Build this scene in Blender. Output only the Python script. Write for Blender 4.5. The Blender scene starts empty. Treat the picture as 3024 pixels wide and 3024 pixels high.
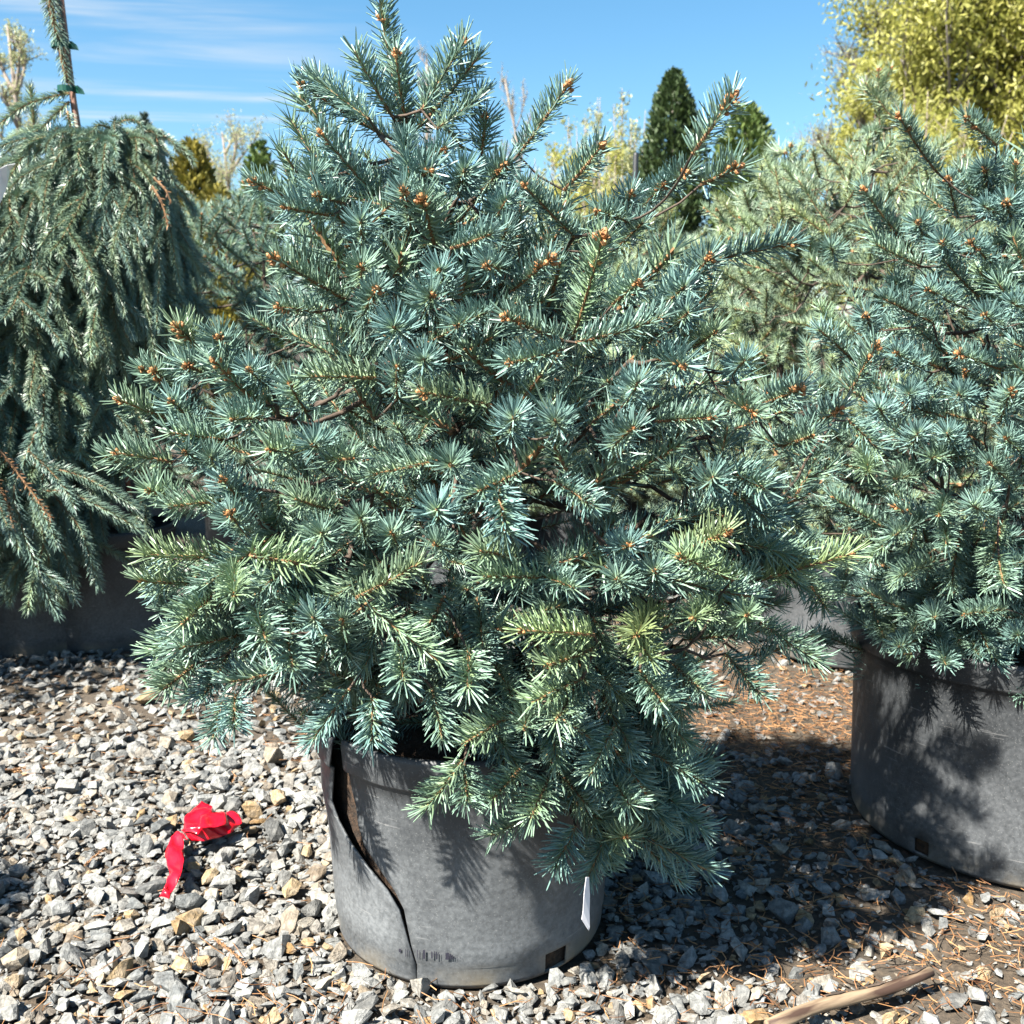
import bpy, bmesh, math, random
import numpy as np
from mathutils import Vector, Matrix, Quaternion, noise as mnoise

SC = bpy.context.scene
COL = SC.collection
RNG = np.random.default_rng(7)
random.seed(7)

# ------------------------------------------------------------------ camera
CAM_H = 0.88
PITCH = math.radians(9.0)
FPX = 3000.0
cam_d = bpy.data.cameras.new('camera')
cam = bpy.data.objects.new('camera', cam_d)
COL.objects.link(cam)
cam.location = (0, 0, CAM_H)
cam.rotation_euler = (math.radians(90) - PITCH, 0, 0)
cam_d.sensor_width = 36.0
cam_d.lens = 36.0 * FPX / 3024.0
cam_d.clip_start = 0.02
cam_d.clip_end = 2000
cam_d.dof.use_dof = True
cam_d.dof.focus_distance = 1.3
cam_d.dof.aperture_fstop = 10.5
SC.camera = cam

# ------------------------------------------------------------------ light
SUN_EL = math.radians(50)
SUN_AZ_VEC = Vector((-0.75, -0.66, 0)).normalized()      # horizontal direction towards the sun
SUN_DIR = (SUN_AZ_VEC * math.cos(SUN_EL) + Vector((0, 0, math.sin(SUN_EL)))).normalized()
sun_d = bpy.data.lights.new('sun', 'SUN')
sun_d.energy = 5.0
sun_d.angle = math.radians(0.55)
sun_d.color = (1.0, 0.94, 0.84)
sun = bpy.data.objects.new('sun', sun_d)
COL.objects.link(sun)
sun.rotation_euler = (-SUN_DIR).to_track_quat('-Z', 'Y').to_euler()
sun.location = (-3, -2, 6)

world = bpy.data.worlds.new('World')
SC.world = world
world.use_nodes = True
wn = world.node_tree
wn.nodes.clear()
w_out = wn.nodes.new('ShaderNodeOutputWorld')
w_bg = wn.nodes.new('ShaderNodeBackground')
w_bg.inputs['Strength'].default_value = 0.050
sky = wn.nodes.new('ShaderNodeTexSky')
sky.sky_type = 'NISHITA'
sky.sun_disc = False
sky.sun_elevation = SUN_EL
sky.sun_rotation = math.atan2(SUN_DIR.x, SUN_DIR.y)
sky.altitude = 300
sky.air_density = 1.0
sky.dust_density = 0.6
sky.ozone_density = 1.0
# cirrus: streaks drawn out along x on a high flat layer over the whole sky
tc = wn.nodes.new('ShaderNodeTexCoord')
sep = wn.nodes.new('ShaderNodeSeparateXYZ')
wn.links.new(tc.outputs['Generated'], sep.inputs[0])
def wmath(op, a, b=None, c=None):
    n = wn.nodes.new('ShaderNodeMath'); n.operation = op
    for i, v in enumerate((a, b, c)):
        if v is None: continue
        if isinstance(v, (int, float)): n.inputs[i].default_value = v
        else: wn.links.new(v, n.inputs[i])
    return n.outputs[0]
zc = wmath('MAXIMUM', sep.outputs['Z'], 0.03)
px_ = wmath('DIVIDE', sep.outputs['X'], zc)
py_ = wmath('DIVIDE', sep.outputs['Y'], zc)
def wcomb(sx, sy, ox, oy, shear=0.0):
    n = wn.nodes.new('ShaderNodeCombineXYZ')
    wn.links.new(wmath('ADD', wmath('MULTIPLY', px_, sx), ox), n.inputs[0])
    yy = wmath('ADD', py_, wmath('MULTIPLY', px_, shear))
    wn.links.new(wmath('ADD', wmath('MULTIPLY', yy, sy), oy), n.inputs[1])
    return n.outputs[0]
def wnoise(vec, scale, detail=5, rough=0.55, dist=0.4):
    n = wn.nodes.new('ShaderNodeTexNoise')
    n.inputs['Scale'].default_value = scale; n.inputs['Detail'].default_value = detail
    n.inputs['Roughness'].default_value = rough; n.inputs['Distortion'].default_value = dist
    wn.links.new(vec, n.inputs['Vector'])
    return n.outputs['Fac']
def wramp(v, lo, hi):
    n = wn.nodes.new('ShaderNodeMapRange'); n.interpolation_type = 'SMOOTHSTEP'
    n.inputs['From Min'].default_value = lo; n.inputs['From Max'].default_value = hi
    wn.links.new(v, n.inputs['Value'])
    return n.outputs[0]
streak = wramp(wnoise(wcomb(0.30, 2.0, 3.1, 0.4, -0.10), 1.0, 6, 0.6, 0.6), 0.45, 0.75)
mask = wmath('MULTIPLY', wramp(wmath('MULTIPLY', px_, -1.0), 0.15, 1.1), wramp(wnoise(wcomb(0.5, 0.5, 4.3, 1.7), 1.0, 2, 0.5, 0.0), 0.30, 0.60))
cl = wmath('MULTIPLY', wmath('MULTIPLY', streak, mask), 0.85)
mixc = wn.nodes.new('ShaderNodeMix'); mixc.data_type = 'RGBA'
wn.links.new(cl, mixc.inputs['Factor'])
hs = wn.nodes.new('ShaderNodeHueSaturation')
hs.inputs['Saturation'].default_value = 1.28
hs.inputs['Hue'].default_value = 0.488
hs.inputs['Value'].default_value = 1.0
wn.links.new(sky.outputs[0], hs.inputs['Color'])
wn.links.new(hs.outputs[0], mixc.inputs['A'])
mixc.inputs['B'].default_value = (4.4, 4.6, 4.7, 1)
wn.links.new(mixc.outputs['Result'], w_bg.inputs['Color'])
wn.links.new(w_bg.outputs[0], w_out.inputs['Surface'])

SC.view_settings.view_transform = 'Standard'
SC.view_settings.look = 'None'
SC.view_settings.exposure = 2.1
SC.view_settings.gamma = 1.0
SC.view_settings.use_curve_mapping = False
SC.render.engine = 'CYCLES'
SC.cycles.max_bounces = 5
SC.cycles.diffuse_bounces = 1
SC.cycles.glossy_bounces = 2
SC.cycles.transparent_max_bounces = 4

# ------------------------------------------------------------------ helpers
CF = np.array([0, math.cos(PITCH), -math.sin(PITCH)])
CU = np.array([0, math.sin(PITCH), math.cos(PITCH)])
CR = np.array([1.0, 0, 0])
CO = np.array([0, 0, CAM_H])
def ray(px, py):
    return CF + CR * ((px - 1512) / FPX) - CU * ((py - 1512) / FPX)
def at(px, py, y):                      # the point on that line of sight standing y metres away
    d = ray(px, py)
    return CO + d * (y / d[1])
def on_ground(px, py, z=0.0):
    d = ray(px, py)
    return CO + d * ((z - CAM_H) / d[2])
def project(p):
    v = np.asarray(p) - CO
    dep = v @ CF
    return 1512 + FPX * (v @ CR) / dep, 1512 - FPX * (v @ CU) / dep, dep

def nrm(v):
    v = np.asarray(v, float)
    n = np.linalg.norm(v, axis=-1, keepdims=True)
    return v / np.maximum(n, 1e-9)

def new_obj(name, data, parent=None, kind=None):
    o = bpy.data.objects.new(name, data)
    COL.objects.link(o)
    if parent is not None: o.parent = parent
    if kind: o['kind'] = kind
    return o
def tag(o, label, cat, group=None):
    o['label'] = label; o['category'] = cat
    if group: o['group'] = group
    return o
def empty(name, loc, label, cat, group=None):
    o = bpy.data.objects.new(name, None)
    o.empty_display_size = 0.05
    COL.objects.link(o)
    o.location = loc
    return tag(o, label, cat, group)

def tri_mesh(name, V, F, mats, midx=None, attrs=None, smooth=False):
    """V (n,3), F (m,3) arrays -> mesh"""
    V = np.asarray(V, np.float32); F = np.asarray(F, np.int32)
    me = bpy.data.meshes.new(name)
    me.vertices.add(len(V)); me.vertices.foreach_set('co', V.ravel())
    me.loops.add(F.size); me.loops.foreach_set('vertex_index', F.ravel())
    me.polygons.add(len(F))
    k = F.shape[1]
    me.polygons.foreach_set('loop_start', np.arange(0, F.size, k, dtype=np.int32))
    if midx is not None:
        me.polygons.foreach_set('material_index', np.asarray(midx, np.int32))
    me.polygons.foreach_set('use_smooth', np.full(len(F), smooth))
    for m in mats: me.materials.append(m)
    if attrs:
        for an, av in attrs.items():
            a = me.attributes.new(an, 'FLOAT', 'POINT')
            a.data.foreach_set('value', np.asarray(av, np.float32))
    me.update(calc_edges=True)
    return me

class Geo:
    """collects triangle patches"""
    def __init__(s): s.V = []; s.F = []; s.M = []; s.A = []; s.B = []; s.n = 0
    def add(s, V, F, m=0, a=None, b=None):
        V = np.asarray(V, float); F = np.asarray(F, int)
        s.V.append(V); s.F.append(F + s.n)
        s.M.append(np.broadcast_to(np.asarray(m), (len(F),)))
        s.A.append(np.broadcast_to(0.5 if a is None else a, (len(V),)))
        s.B.append(np.broadcast_to(0.5 if b is None else b, (len(V),)))
        s.n += len(V)
    def arrays(s):
        return (np.concatenate(s.V), np.concatenate(s.F), np.concatenate(s.M), np.concatenate(s.A), np.concatenate(s.B))
    def mesh(s, name, mats, smooth=False):
        V, F, M, A, B = s.arrays()
        return tri_mesh(name, V, F, mats, M, {'nv': A, 'nt': B}, smooth)

def frames(P):
    """parallel transported frames along polyline P"""
    P = np.asarray(P, float)
    T = nrm(np.gradient(P, axis=0))
    a = np.array([0, 0, 1.0]) if abs(T[0][2]) < 0.9 else np.array([1.0, 0, 0])
    n = nrm(np.cross(T[0], a)); N = [n]
    for i in range(1, len(P)):
        n = n - T[i] * (n @ T[i]); n = nrm(n); N.append(n)
    N = np.array(N)
    return T, N, np.cross(T, N)
def tube(P, R, sides=6, cap=True):
    P = np.asarray(P, float); R = np.broadcast_to(np.asarray(R, float), (len(P),))
    T, N, Bn = frames(P)
    ang = np.linspace(0, 2 * math.pi, sides, endpoint=False)
    V = (P[:, None] + R[:, None, None] * (np.cos(ang)[None, :, None] * N[:, None] + np.sin(ang)[None, :, None] * Bn[:, None])).reshape(-1, 3)
    F = []
    for i in range(len(P) - 1):
        for j in range(sides):
            a = i * sides + j; b = i * sides + (j + 1) % sides
            F.append((a, b, b + sides)); F.append((a, b + sides, a + sides))
    if cap:
        V = np.vstack([V, P[-1] + T[-1] * R[-1] * 0.5, P[0]])
        e = len(V) - 2; s0 = (len(P) - 1) * sides
        for j in range(sides):
            F.append((s0 + j, s0 + (j + 1) % sides, e))
            F.append(((j + 1) % sides, j, e + 1))
    return V, np.array(F)
def bez(p0, p1, p2, p3, n):
    t = np.linspace(0, 1, n)[:, None]
    return (1-t)**3*np.asarray(p0) + 3*(1-t)**2*t*np.asarray(p1) + 3*(1-t)*t*t*np.asarray(p2) + t**3*np.asarray(p3)

# ------------------------------------------------------------------ materials
def mat(name):
    m = bpy.data.materials.new(name); m.use_nodes = True
    nt = m.node_tree
    b = nt.nodes['Principled BSDF']
    return m, nt, b
def nd(nt, typ, **kw):
    n = nt.nodes.new(typ)
    for k, v in kw.items(): setattr(n, k, v)
    return n
def ln(nt, a, b): nt.links.new(a, b)
def mixrgb(nt, fac, a, b, mode='MIX'):
    n = nt.nodes.new('ShaderNodeMix'); n.data_type = 'RGBA'; n.blend_type = mode
    for sock, v in ((n.inputs['Factor'], fac), (n.inputs['A'], a), (n.inputs['B'], b)):
        if hasattr(v, 'links') or hasattr(v, 'is_linked'): nt.links.new(v, sock)
        elif isinstance(v, (int, float)): sock.default_value = v
        else: sock.default_value = (*v, 1)
    return n.outputs['Result']
def noise_(nt, scale, detail=4, rough=0.55, coord='Object', dist=0.0):
    t = nd(nt, 'ShaderNodeTexCoord'); n = nd(nt, 'ShaderNodeTexNoise')
    n.inputs['Scale'].default_value = scale; n.inputs['Detail'].default_value = detail
    n.inputs['Roughness'].default_value = rough; n.inputs['Distortion'].default_value = dist
    ln(nt, t.outputs[coord], n.inputs['Vector'])
    return n.outputs['Fac']
def rng_(nt, v, lo, hi, a=0.0, b=1.0):
    n = nd(nt, 'ShaderNodeMapRange')
    for k, x in zip(('From Min', 'From Max', 'To Min', 'To Max'), (lo, hi, a, b)): n.inputs[k].default_value = x
    ln(nt, v, n.inputs['Value'])
    return n.outputs[0]
def bump(nt, b, h, strength=0.3, dist=0.01):
    n = nd(nt, 'ShaderNodeBump'); n.inputs['Strength'].default_value = strength; n.inputs['Distance'].default_value = dist
    ln(nt, h, n.inputs['Height']); ln(nt, n.outputs[0], b.inputs['Normal'])
def attr(nt, name):
    n = nd(nt, 'ShaderNodeAttribute', attribute_name=name)
    return n.outputs['Fac']

def needle_material(name, blue, dark, yellow, rough=0.42):
    """needle colour: bloom differs needle by needle; obj.color red channel = how yellow-green the shoot is"""
    m, nt, b = mat(name)
    oi = nd(nt, 'ShaderNodeObjectInfo')
    sp = nd(nt, 'ShaderNodeSeparateColor'); ln(nt, oi.outputs['Color'], sp.inputs[0])
    nv = attr(nt, 'nv'); t = attr(nt, 'nt')
    c = mixrgb(nt, nv, dark, blue)
    base = mixrgb(nt, rng_(nt, t, 0.0, 0.5, 0.5, 0.0), c, yellow)
    c2 = mixrgb(nt, sp.outputs[0], base, yellow)
    br = nd(nt, 'ShaderNodeHueSaturation')
    ln(nt, rng_(nt, oi.outputs['Random'], 0, 1, 0.85, 1.15), br.inputs['Value'])
    ln(nt, rng_(nt, oi.outputs['Random'], 0, 1, 0.485, 0.51), br.inputs['Hue'])
    ln(nt, c2, br.inputs['Color'])
    ln(nt, br.outputs[0], b.inputs['Base Color'])
    b.inputs['Roughness'].default_value = rough
    b.inputs['Specular IOR Level'].default_value = 0.45
    return m
M_NEEDLE = needle_material('spruce_needle', (0.195, 0.320, 0.300), (0.055, 0.118, 0.110), (0.235, 0.300, 0.085))
M_NEEDLE2 = needle_material('spruce_needle_pale', (0.25, 0.355, 0.285), (0.12, 0.20, 0.15), (0.28, 0.32, 0.10))
M_NEEDLEW = needle_material('weeping_needle', (0.165, 0.265, 0.235), (0.065, 0.120, 0.105), (0.21, 0.25, 0.08))

m, nt, b = mat('spruce_twig'); M_TWIG = m
f = noise_(nt, 180)
ln(nt, mixrgb(nt, rng_(nt, f, .35, .65), (0.085, 0.042, 0.020), (0.24, 0.135, 0.058)), b.inputs['Base Color'])
b.inputs['Roughness'].default_value = 0.8
m, nt, b = mat('spruce_bark'); M_BARK = m
f = noise_(nt, 60)
ln(nt, mixrgb(nt, rng_(nt, f, .35, .65), (0.040, 0.029, 0.022), (0.095, 0.068, 0.050)), b.inputs['Base Color'])
b.inputs['Roughness'].default_value = 0.9
bump(nt, b, f, 0.6, 0.004)
m, nt, b = mat('bud_scale'); M_BUD = m
f = noise_(nt, 260, 2)
ln(nt, mixrgb(nt, rng_(nt, f, .35, .65), (0.20, 0.075, 0.025), (0.48, 0.25, 0.10)), b.inputs['Base Color'])
b.inputs['Roughness'].default_value = 0.6

def pot_material(name, dark, grey, bluer=False):
    m, nt, b = mat(name)
    tcn = nd(nt, 'ShaderNodeTexCoord'); s = nd(nt, 'ShaderNodeSeparateXYZ')
    ln(nt, tcn.outputs['Object'], s.inputs[0])
    big = noise_(nt, 9, 5, 0.6); fine = noise_(nt, 140, 4, 0.65); spk = noise_(nt, 420, 2, 0.6)
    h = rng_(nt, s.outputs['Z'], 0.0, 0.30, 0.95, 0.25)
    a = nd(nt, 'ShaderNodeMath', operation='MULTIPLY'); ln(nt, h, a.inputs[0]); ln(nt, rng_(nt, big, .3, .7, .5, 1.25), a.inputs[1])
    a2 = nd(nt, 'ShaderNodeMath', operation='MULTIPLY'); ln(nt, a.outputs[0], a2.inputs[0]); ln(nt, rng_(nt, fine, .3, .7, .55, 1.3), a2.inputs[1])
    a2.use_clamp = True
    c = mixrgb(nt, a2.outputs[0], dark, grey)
    # dry dirt splash close to the ground
    d = nd(nt, 'ShaderNodeMath', operation='MULTIPLY')
    ln(nt, rng_(nt, s.outputs['Z'], 0.0, 0.045, 1.0, 0.0), d.inputs[0]); ln(nt, rng_(nt, big, .42, .62), d.inputs[1])
    c = mixrgb(nt, d.outputs[0], c, (0.20, 0.165, 0.11))
    # scuffs: long thin scratches round the pot
    t = nd(nt, 'ShaderNodeTexNoise'); mp = nd(nt, 'ShaderNodeMapping'); mp.inputs['Scale'].default_value = (6, 6, 90); mp.inputs['Rotation'].default_value = (0.2, 0.1, 0)
    ln(nt, tcn.outputs['Object'], mp.inputs[0]); ln(nt, mp.outputs[0], t.inputs['Vector']); t.inputs['Scale'].default_value = 2.2; t.inputs['Detail'].default_value = 5
    c = mixrgb(nt, rng_(nt, t.outputs['Fac'], .66, .72, 0, .35), c, (0.30, 0.30, 0.30))
    c = mixrgb(nt, rng_(nt, spk, .62, .72, 0, .3), c, (0.32, 0.32, 0.31))
    ln(nt, c, b.inputs['Base Color'])
    ln(nt, rng_(nt, fine, .3, .7, .42, .68), b.inputs['Roughness'])
    bump(nt, b, fine, 0.10, 0.002)
    return m
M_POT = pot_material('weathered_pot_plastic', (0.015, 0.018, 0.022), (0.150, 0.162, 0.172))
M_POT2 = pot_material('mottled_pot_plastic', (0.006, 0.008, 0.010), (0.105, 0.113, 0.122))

m, nt, b = mat('potting_soil'); M_SOIL = m
f = noise_(nt, 70, 6, 0.7)
ln(nt, mixrgb(nt, rng_(nt, f, .35, .65), (0.012, 0.008, 0.005), (0.065, 0.035, 0.018)), b.inputs['Base Color'])
b.inputs['Roughness'].default_value = 0.95
bump(nt, b, f, 1.0, 0.01)

m, nt, b = mat('stone'); M_STONE = m
# each stone's own tone: attribute nv = lightness, nt = how tan it is
nv = attr(nt, 'nv'); t = attr(nt, 'nt')
fine = noise_(nt, 130, 5, 0.65)
g = mixrgb(nt, nv, (0.085, 0.098, 0.105), (0.285, 0.292, 0.285))
tan = mixrgb(nt, nv, (0.22, 0.125, 0.040), (0.38, 0.285, 0.165))
c = mixrgb(nt, t, g, tan)
mid = noise_(nt, 48, 4, 0.6)
c = mixrgb(nt, rng_(nt, fine, .38, .62, 0.75, 0.0), c, (0.35, 0.36, 0.37), 'MULTIPLY')
c = mixrgb(nt, rng_(nt, mid, .45, .70, 0.0, 0.30), c, (0.36, 0.35, 0.32))
c = mixrgb(nt, rng_(nt, mid, .30, .45, 0.35, 0.0), c, (0.10, 0.085, 0.06))
ln(nt, c, b.inputs['Base Color'])
b.inputs['Roughness'].default_value = 0.85
bump(nt, b, fine, 0.9, 0.006)

m, nt, b = mat('ground_soil'); M_GROUND = m
f1 = noise_(nt, 3.0, 6, 0.6); f2 = noise_(nt, 90, 6, 0.7)
c = mixrgb(nt, rng_(nt, f2, .35, .65), (0.022, 0.016, 0.010), (0.095, 0.070, 0.046))
c = mixrgb(nt, rng_(nt, f1, .45, .62, 0, .4), c, (0.085, 0.075, 0.062))
ln(nt, c, b.inputs['Base Color'])
b.inputs['Roughness'].default_value = 0.95
bump(nt, b, f2, 0.8, 0.01)

m, nt, b = mat('dry_needle'); M_DRY = m
ln(nt, mixrgb(nt, attr(nt, 'nv'), (0.10, 0.040, 0.016), (0.34, 0.18, 0.075)), b.inputs['Base Color'])
b.inputs['Roughness'].default_value = 0.7

def simple(name, col, rough=0.6, var=0.25, scale=30):
    m, nt, b = mat(name)
    f = noise_(nt, scale, 4)
    lo = tuple(x * (1 - var) for x in col); hi = tuple(min(1, x * (1 + var)) for x in col)
    ln(nt, mixrgb(nt, rng_(nt, f, .3, .7), lo, hi), b.inputs['Base Color'])
    b.inputs['Roughness'].default_value = rough
    return m
M_STAKE = simple('bamboo_stake', (0.20, 0.105, 0.075), 0.7)
M_TIE = simple('green_tie_tape', (0.003, 0.055, 0.036), 0.4)
M_TAG = simple('white_plastic_tag', (0.66, 0.66, 0.70), 0.45, 0.08)
M_PRINT = simple('worn_black_print', (0.018, 0.018, 0.030), 0.6)
M_POST = simple('black_post', (0.015, 0.017, 0.02), 0.5)
M_RUST = simple('red_brown_pole', (0.11, 0.045, 0.035), 0.7)
m, nt, b = mat('red_flagging_tape'); M_RED = m
ln(nt, mixrgb(nt, rng_(nt, noise_(nt, 40), .3, .7), (0.48, 0.002, 0.012), (0.62, 0.008, 0.024)), b.inputs['Base Color'])
b.inputs['Roughness'].default_value = 0.28
b.inputs['Transmission Weight'].default_value = 0.0
m, nt, b = mat('stripped_wood'); M_WOOD = m
tcn = nd(nt, 'ShaderNodeTexCoord'); mp = nd(nt, 'ShaderNodeMapping'); mp.inputs['Scale'].default_value = (1, 1, 0.12)
ln(nt, tcn.outputs['Object'], mp.inputs[0]); n_ = nd(nt, 'ShaderNodeTexNoise'); n_.inputs['Scale'].default_value = 60; n_.inputs['Detail'].default_value = 5
ln(nt, mp.outputs[0], n_.inputs['Vector'])
c = mixrgb(nt, rng_(nt, n_.outputs['Fac'], .40, .56), (0.040, 0.020, 0.012), (0.23, 0.17, 0.11))
ln(nt, c, b.inputs['Base Color']); b.inputs['Roughness'].default_value = 0.75; bump(nt, b, n_.outputs['Fac'], 0.5, 0.003)

def leaf_material(name, a, bcol, transl=0.25):
    m, nt, b = mat(name)
    ln(nt, mixrgb(nt, attr(nt, 'nv'), a, bcol), b.inputs['Base Color'])
    b.inputs['Roughness'].default_value = 0.55
    tr = nd(nt, 'ShaderNodeBsdfTranslucent'); ln(nt, mixrgb(nt, attr(nt, 'nv'), a, bcol), tr.inputs[0])
    ms = nd(nt, 'ShaderNodeMixShader'); ms.inputs[0].default_value = transl
    out = nt.nodes['Material Output']
    ln(nt, b.outputs[0], ms.inputs[1]); ln(nt, tr.outputs[0], ms.inputs[2]); ln(nt, ms.outputs[0], out.inputs['Surface'])
    return m
M_LEAF_Y = leaf_material('spring_leaf', (0.22, 0.235, 0.040), (0.42, 0.41, 0.110), 0.4)
M_LEAF_P = leaf_material('pale_bud_leaf', (0.26, 0.29, 0.12), (0.42, 0.43, 0.22), 0.35)
M_LEAF_D = leaf_material('dark_scale_leaf', (0.018, 0.042, 0.014), (0.060, 0.095, 0.028), 0.12)
M_LEAF_G = leaf_material('green_scale_leaf', (0.040, 0.085, 0.018), (0.120, 0.165, 0.042), 0.15)
M_LEAF_O = leaf_material('golden_scale_leaf', (0.10, 0.10, 0.016), (0.26, 0.22, 0.040), 0.2)
M_LEAF_B = leaf_material('far_spruce_leaf', (0.030, 0.055, 0.045), (0.080, 0.115, 0.095), 0.1)
M_TRUNK_F = simple('far_bark', (0.13, 0.115, 0.10), 0.9)
M_TRUNK_B = simple('pale_bare_bark', (0.24, 0.20, 0.17), 0.9)

# ------------------------------------------------------------------ ground
def gz(x, y):
    """gentle unevenness of the yard"""
    return 0.010 * math.sin(1.7 * x + 0.6) * math.cos(1.3 * y + 0.4) + 0.006 * math.sin(4.1 * x + 2.3 * y)
xs = np.concatenate([np.linspace(-400, -6, 12)[:-1], np.linspace(-6, 6, 97), np.linspace(6, 400, 12)[1:]])
ys = np.concatenate([np.linspace(-60, 0, 6)[:-1], np.linspace(0, 9, 73), np.linspace(9, 900, 16)[1:]])
GX, GY = np.meshgrid(xs, ys)
fall = np.clip(1.5 - np.hypot(GX, GY - 3) / 8, 0, 1)
GZ = fall * (0.010 * np.sin(1.7 * GX + 0.6) * np.cos(1.3 * GY + 0.4) + 0.006 * np.sin(4.1 * GX + 2.3 * GY))
V = np.stack([GX, GY, GZ - 0.004], -1).reshape(-1, 3)
nx = len(xs); F = []
for j in range(len(ys) - 1):
    for i in range(nx - 1):
        a = j * nx + i
        F.append((a, a + 1, a + 1 + nx)); F.append((a, a + 1 + nx, a + nx))
ground = new_obj('ground', tri_mesh('ground', V, F, [M_GROUND], smooth=True), kind='structure')

# ------------------------------------------------------------------ spruce shoots (prototypes)
def make_shoot(L, n, rs, nl=0.0275, seg=2, rad=0.00080, bend=0.10, twig=0.0023):
    """a needled twig along +Z, its upper side towards +X; -> Geo"""
    g = Geo()
    # gently bent axis
    t = np.linspace(0, 1, 7)
    kx, ky = bend * L * rs.uniform(-0.3, 1.0), bend * L * rs.uniform(-0.7, 0.7)
    ax = np.stack([kx * t * t, ky * t * t, L * t], -1)
    R = twig * (1.15 - 0.4 * t)
    Vt, Ft = tube(ax, R, 6)
    g.add(Vt, Ft, 1)
    ii = np.arange(n)
    u = (ii + 0.5) / n
    u = np.clip(u + rs.normal(0, 0.008, n), 0.01, 1.0)
    ph = ii * 2.39996 + rs.normal(0, 0.25, n)
    keep = (np.cos(ph) > -0.35) | (rs.random(n) < 0.66)
    u, ph = u[keep], ph[keep]; n = len(u)
    base = np.stack([np.interp(u, t, ax[:, k]) for k in range(3)], -1)
    tang = nrm(np.stack([2 * kx * u, 2 * ky * u, np.full(n, L)], -1))
    radial = np.stack([np.cos(ph), np.sin(ph), np.zeros(n)], -1)
    # spread angle from the axis: wide along the shoot, closing up round the tip
    ang = np.radians(np.where(u > 0.9, rs.uniform(15, 70, n), rs.uniform(54, 82, n) - 10 * u))
    d = tang * np.cos(ang)[:, None] + radial * np.sin(ang)[:, None]
    up = np.array([1.0, 0, 0])
    d = nrm(d + up * np.where(np.cos(ph) < 0, 0.30, 0.12)[:, None] + rs.normal(0, 0.07, (n, 3)))
    ln_ = nl * (0.80 + 0.3 * np.sin(np.clip(u, 0, 1) * 2.6)) * rs.uniform(0.82, 1.12, n)
    ln_ = np.where(rs.random(n) < 0.06, ln_ * rs.uniform(.3, .7, n), ln_)
    curve = nrm(tang * 0.75 + up * 0.55)
    p0 = base + d * twig * 0.7
    bendv = curve * (ln_ * rs.uniform(0.05, 0.20, n))[:, None]
    s1 = nrm(np.cross(d, tang + 0.01)); s2 = np.cross(d, s1)
    a0 = rs.uniform(0, 6.28, n)
    shade = np.clip(rs.normal(0.55, 0.34, n), 0, 1)
    if seg == 2:
        rings = [(0.0, 0.75), (0.55, 1.0), (0.92, 0.70)]
    else:
        rings = [(0.0, 1.0)]
    VV = []; TT = []
    for (tt, rr) in rings:
        c = p0 + d * (ln_ * tt)[:, None] + bendv * tt * tt
        for k in range(3):
            aa = a0 + k * 2.0944
            VV.append(c + (np.cos(aa)[:, None] * s1 + np.sin(aa)[:, None] * s2) * rad * rr)
            TT.append(np.full(n, tt))
    VV.append(p0 + d * ln_[:, None] + bendv); TT.append(np.ones(n))
    k = len(VV)
    VV = np.stack(VV, 1).reshape(-1, 3); TT = np.stack(TT, 1).reshape(-1)
    loc = []
    for r_ in range(len(rings) - 1):
        for q in range(3):
            a = r_ * 3 + q; b_ = r_ * 3 + (q + 1) % 3
            loc += [(a, b_, b_ + 3), (a, b_ + 3, a + 3)]
    r0 = (len(rings) - 1) * 3
    for q in range(3): loc.append((r0 + q, r0 + (q + 1) % 3, k - 1))
    FF = (np.array(loc)[None] + (np.arange(n) * k)[:, None, None]).reshape(-1, 3)
    g.add(VV, FF, 0, np.repeat(shade, k), TT)
    g.tip = ax[-1]; g.L = L
    return g

rs0 = np.random.default_rng(11)
PROTO_SPEC = [(0.055, 115), (0.075, 145), (0.095, 180), (0.120, 225), (0.155, 285), (0.200, 350)]
PROTOS = []           # (length, Geo, mesh main, mesh pale)
for L, n in PROTO_SPEC:
    for v in range(3):
        g = make_shoot(L, int(n * 1.15), rs0, rad=0.00100)
        PROTOS.append((L, g, g.mesh('shoot', [M_NEEDLE, M_TWIG]), g.mesh('shoot_pale', [M_NEEDLE2, M_TWIG])))
LOW = []
for L in (0.06, 0.085, 0.11):
    for v in range(3):
        LOW.append(make_shoot(L, int(L * 1150), rs0, seg=1, rad=0.00120).arrays() + (L,))
FAR = []              # for plants in the rows behind
FARSPEC = [(0.07, 85), (0.10, 115), (0.14, 150)]
for L, n in FARSPEC:
    for v in range(3):
        g = make_shoot(L, int(n * 1.4), rs0, seg=1, rad=0.0014)
        FAR.append((L, g, g.mesh('shoot_far', [M_NEEDLE, M_TWIG]), g.mesh('shoot_far_pale', [M_NEEDLE2, M_TWIG])))

def ovoid(c, ax, r, l, sides=6):
    ax = nrm(ax); s1 = nrm(np.cross(ax, (0.3, 0.5, 0.81))); s2 = np.cross(ax, s1)
    V = [np.asarray(c, float)]
    prof = [(0.25, 0.85), (0.55, 1.0), (0.82, 0.62)]
    for t, q in prof:
        for k in range(sides):
            a = 2 * math.pi * k / sides + t
            V.append(c + ax * l * t + (math.cos(a) * s1 + math.sin(a) * s2) * r * q)
    V.append(c + ax * l)
    F = []
    for k in range(sides): F.append((0, 1 + (k + 1) % sides, 1 + k))
    for ri in range(2):
        for k in range(sides):
            a = 1 + ri * sides + k; b_ = 1 + ri * sides + (k + 1) % sides
            F += [(a, b_, b_ + sides), (a, b_ + sides, a + sides)]
    e = len(V) - 1
    for k in range(sides): F.append((e - sides + k, e - sides + (k + 1) % sides, e))
    return np.array(V), np.array(F)
BUDS = []
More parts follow.
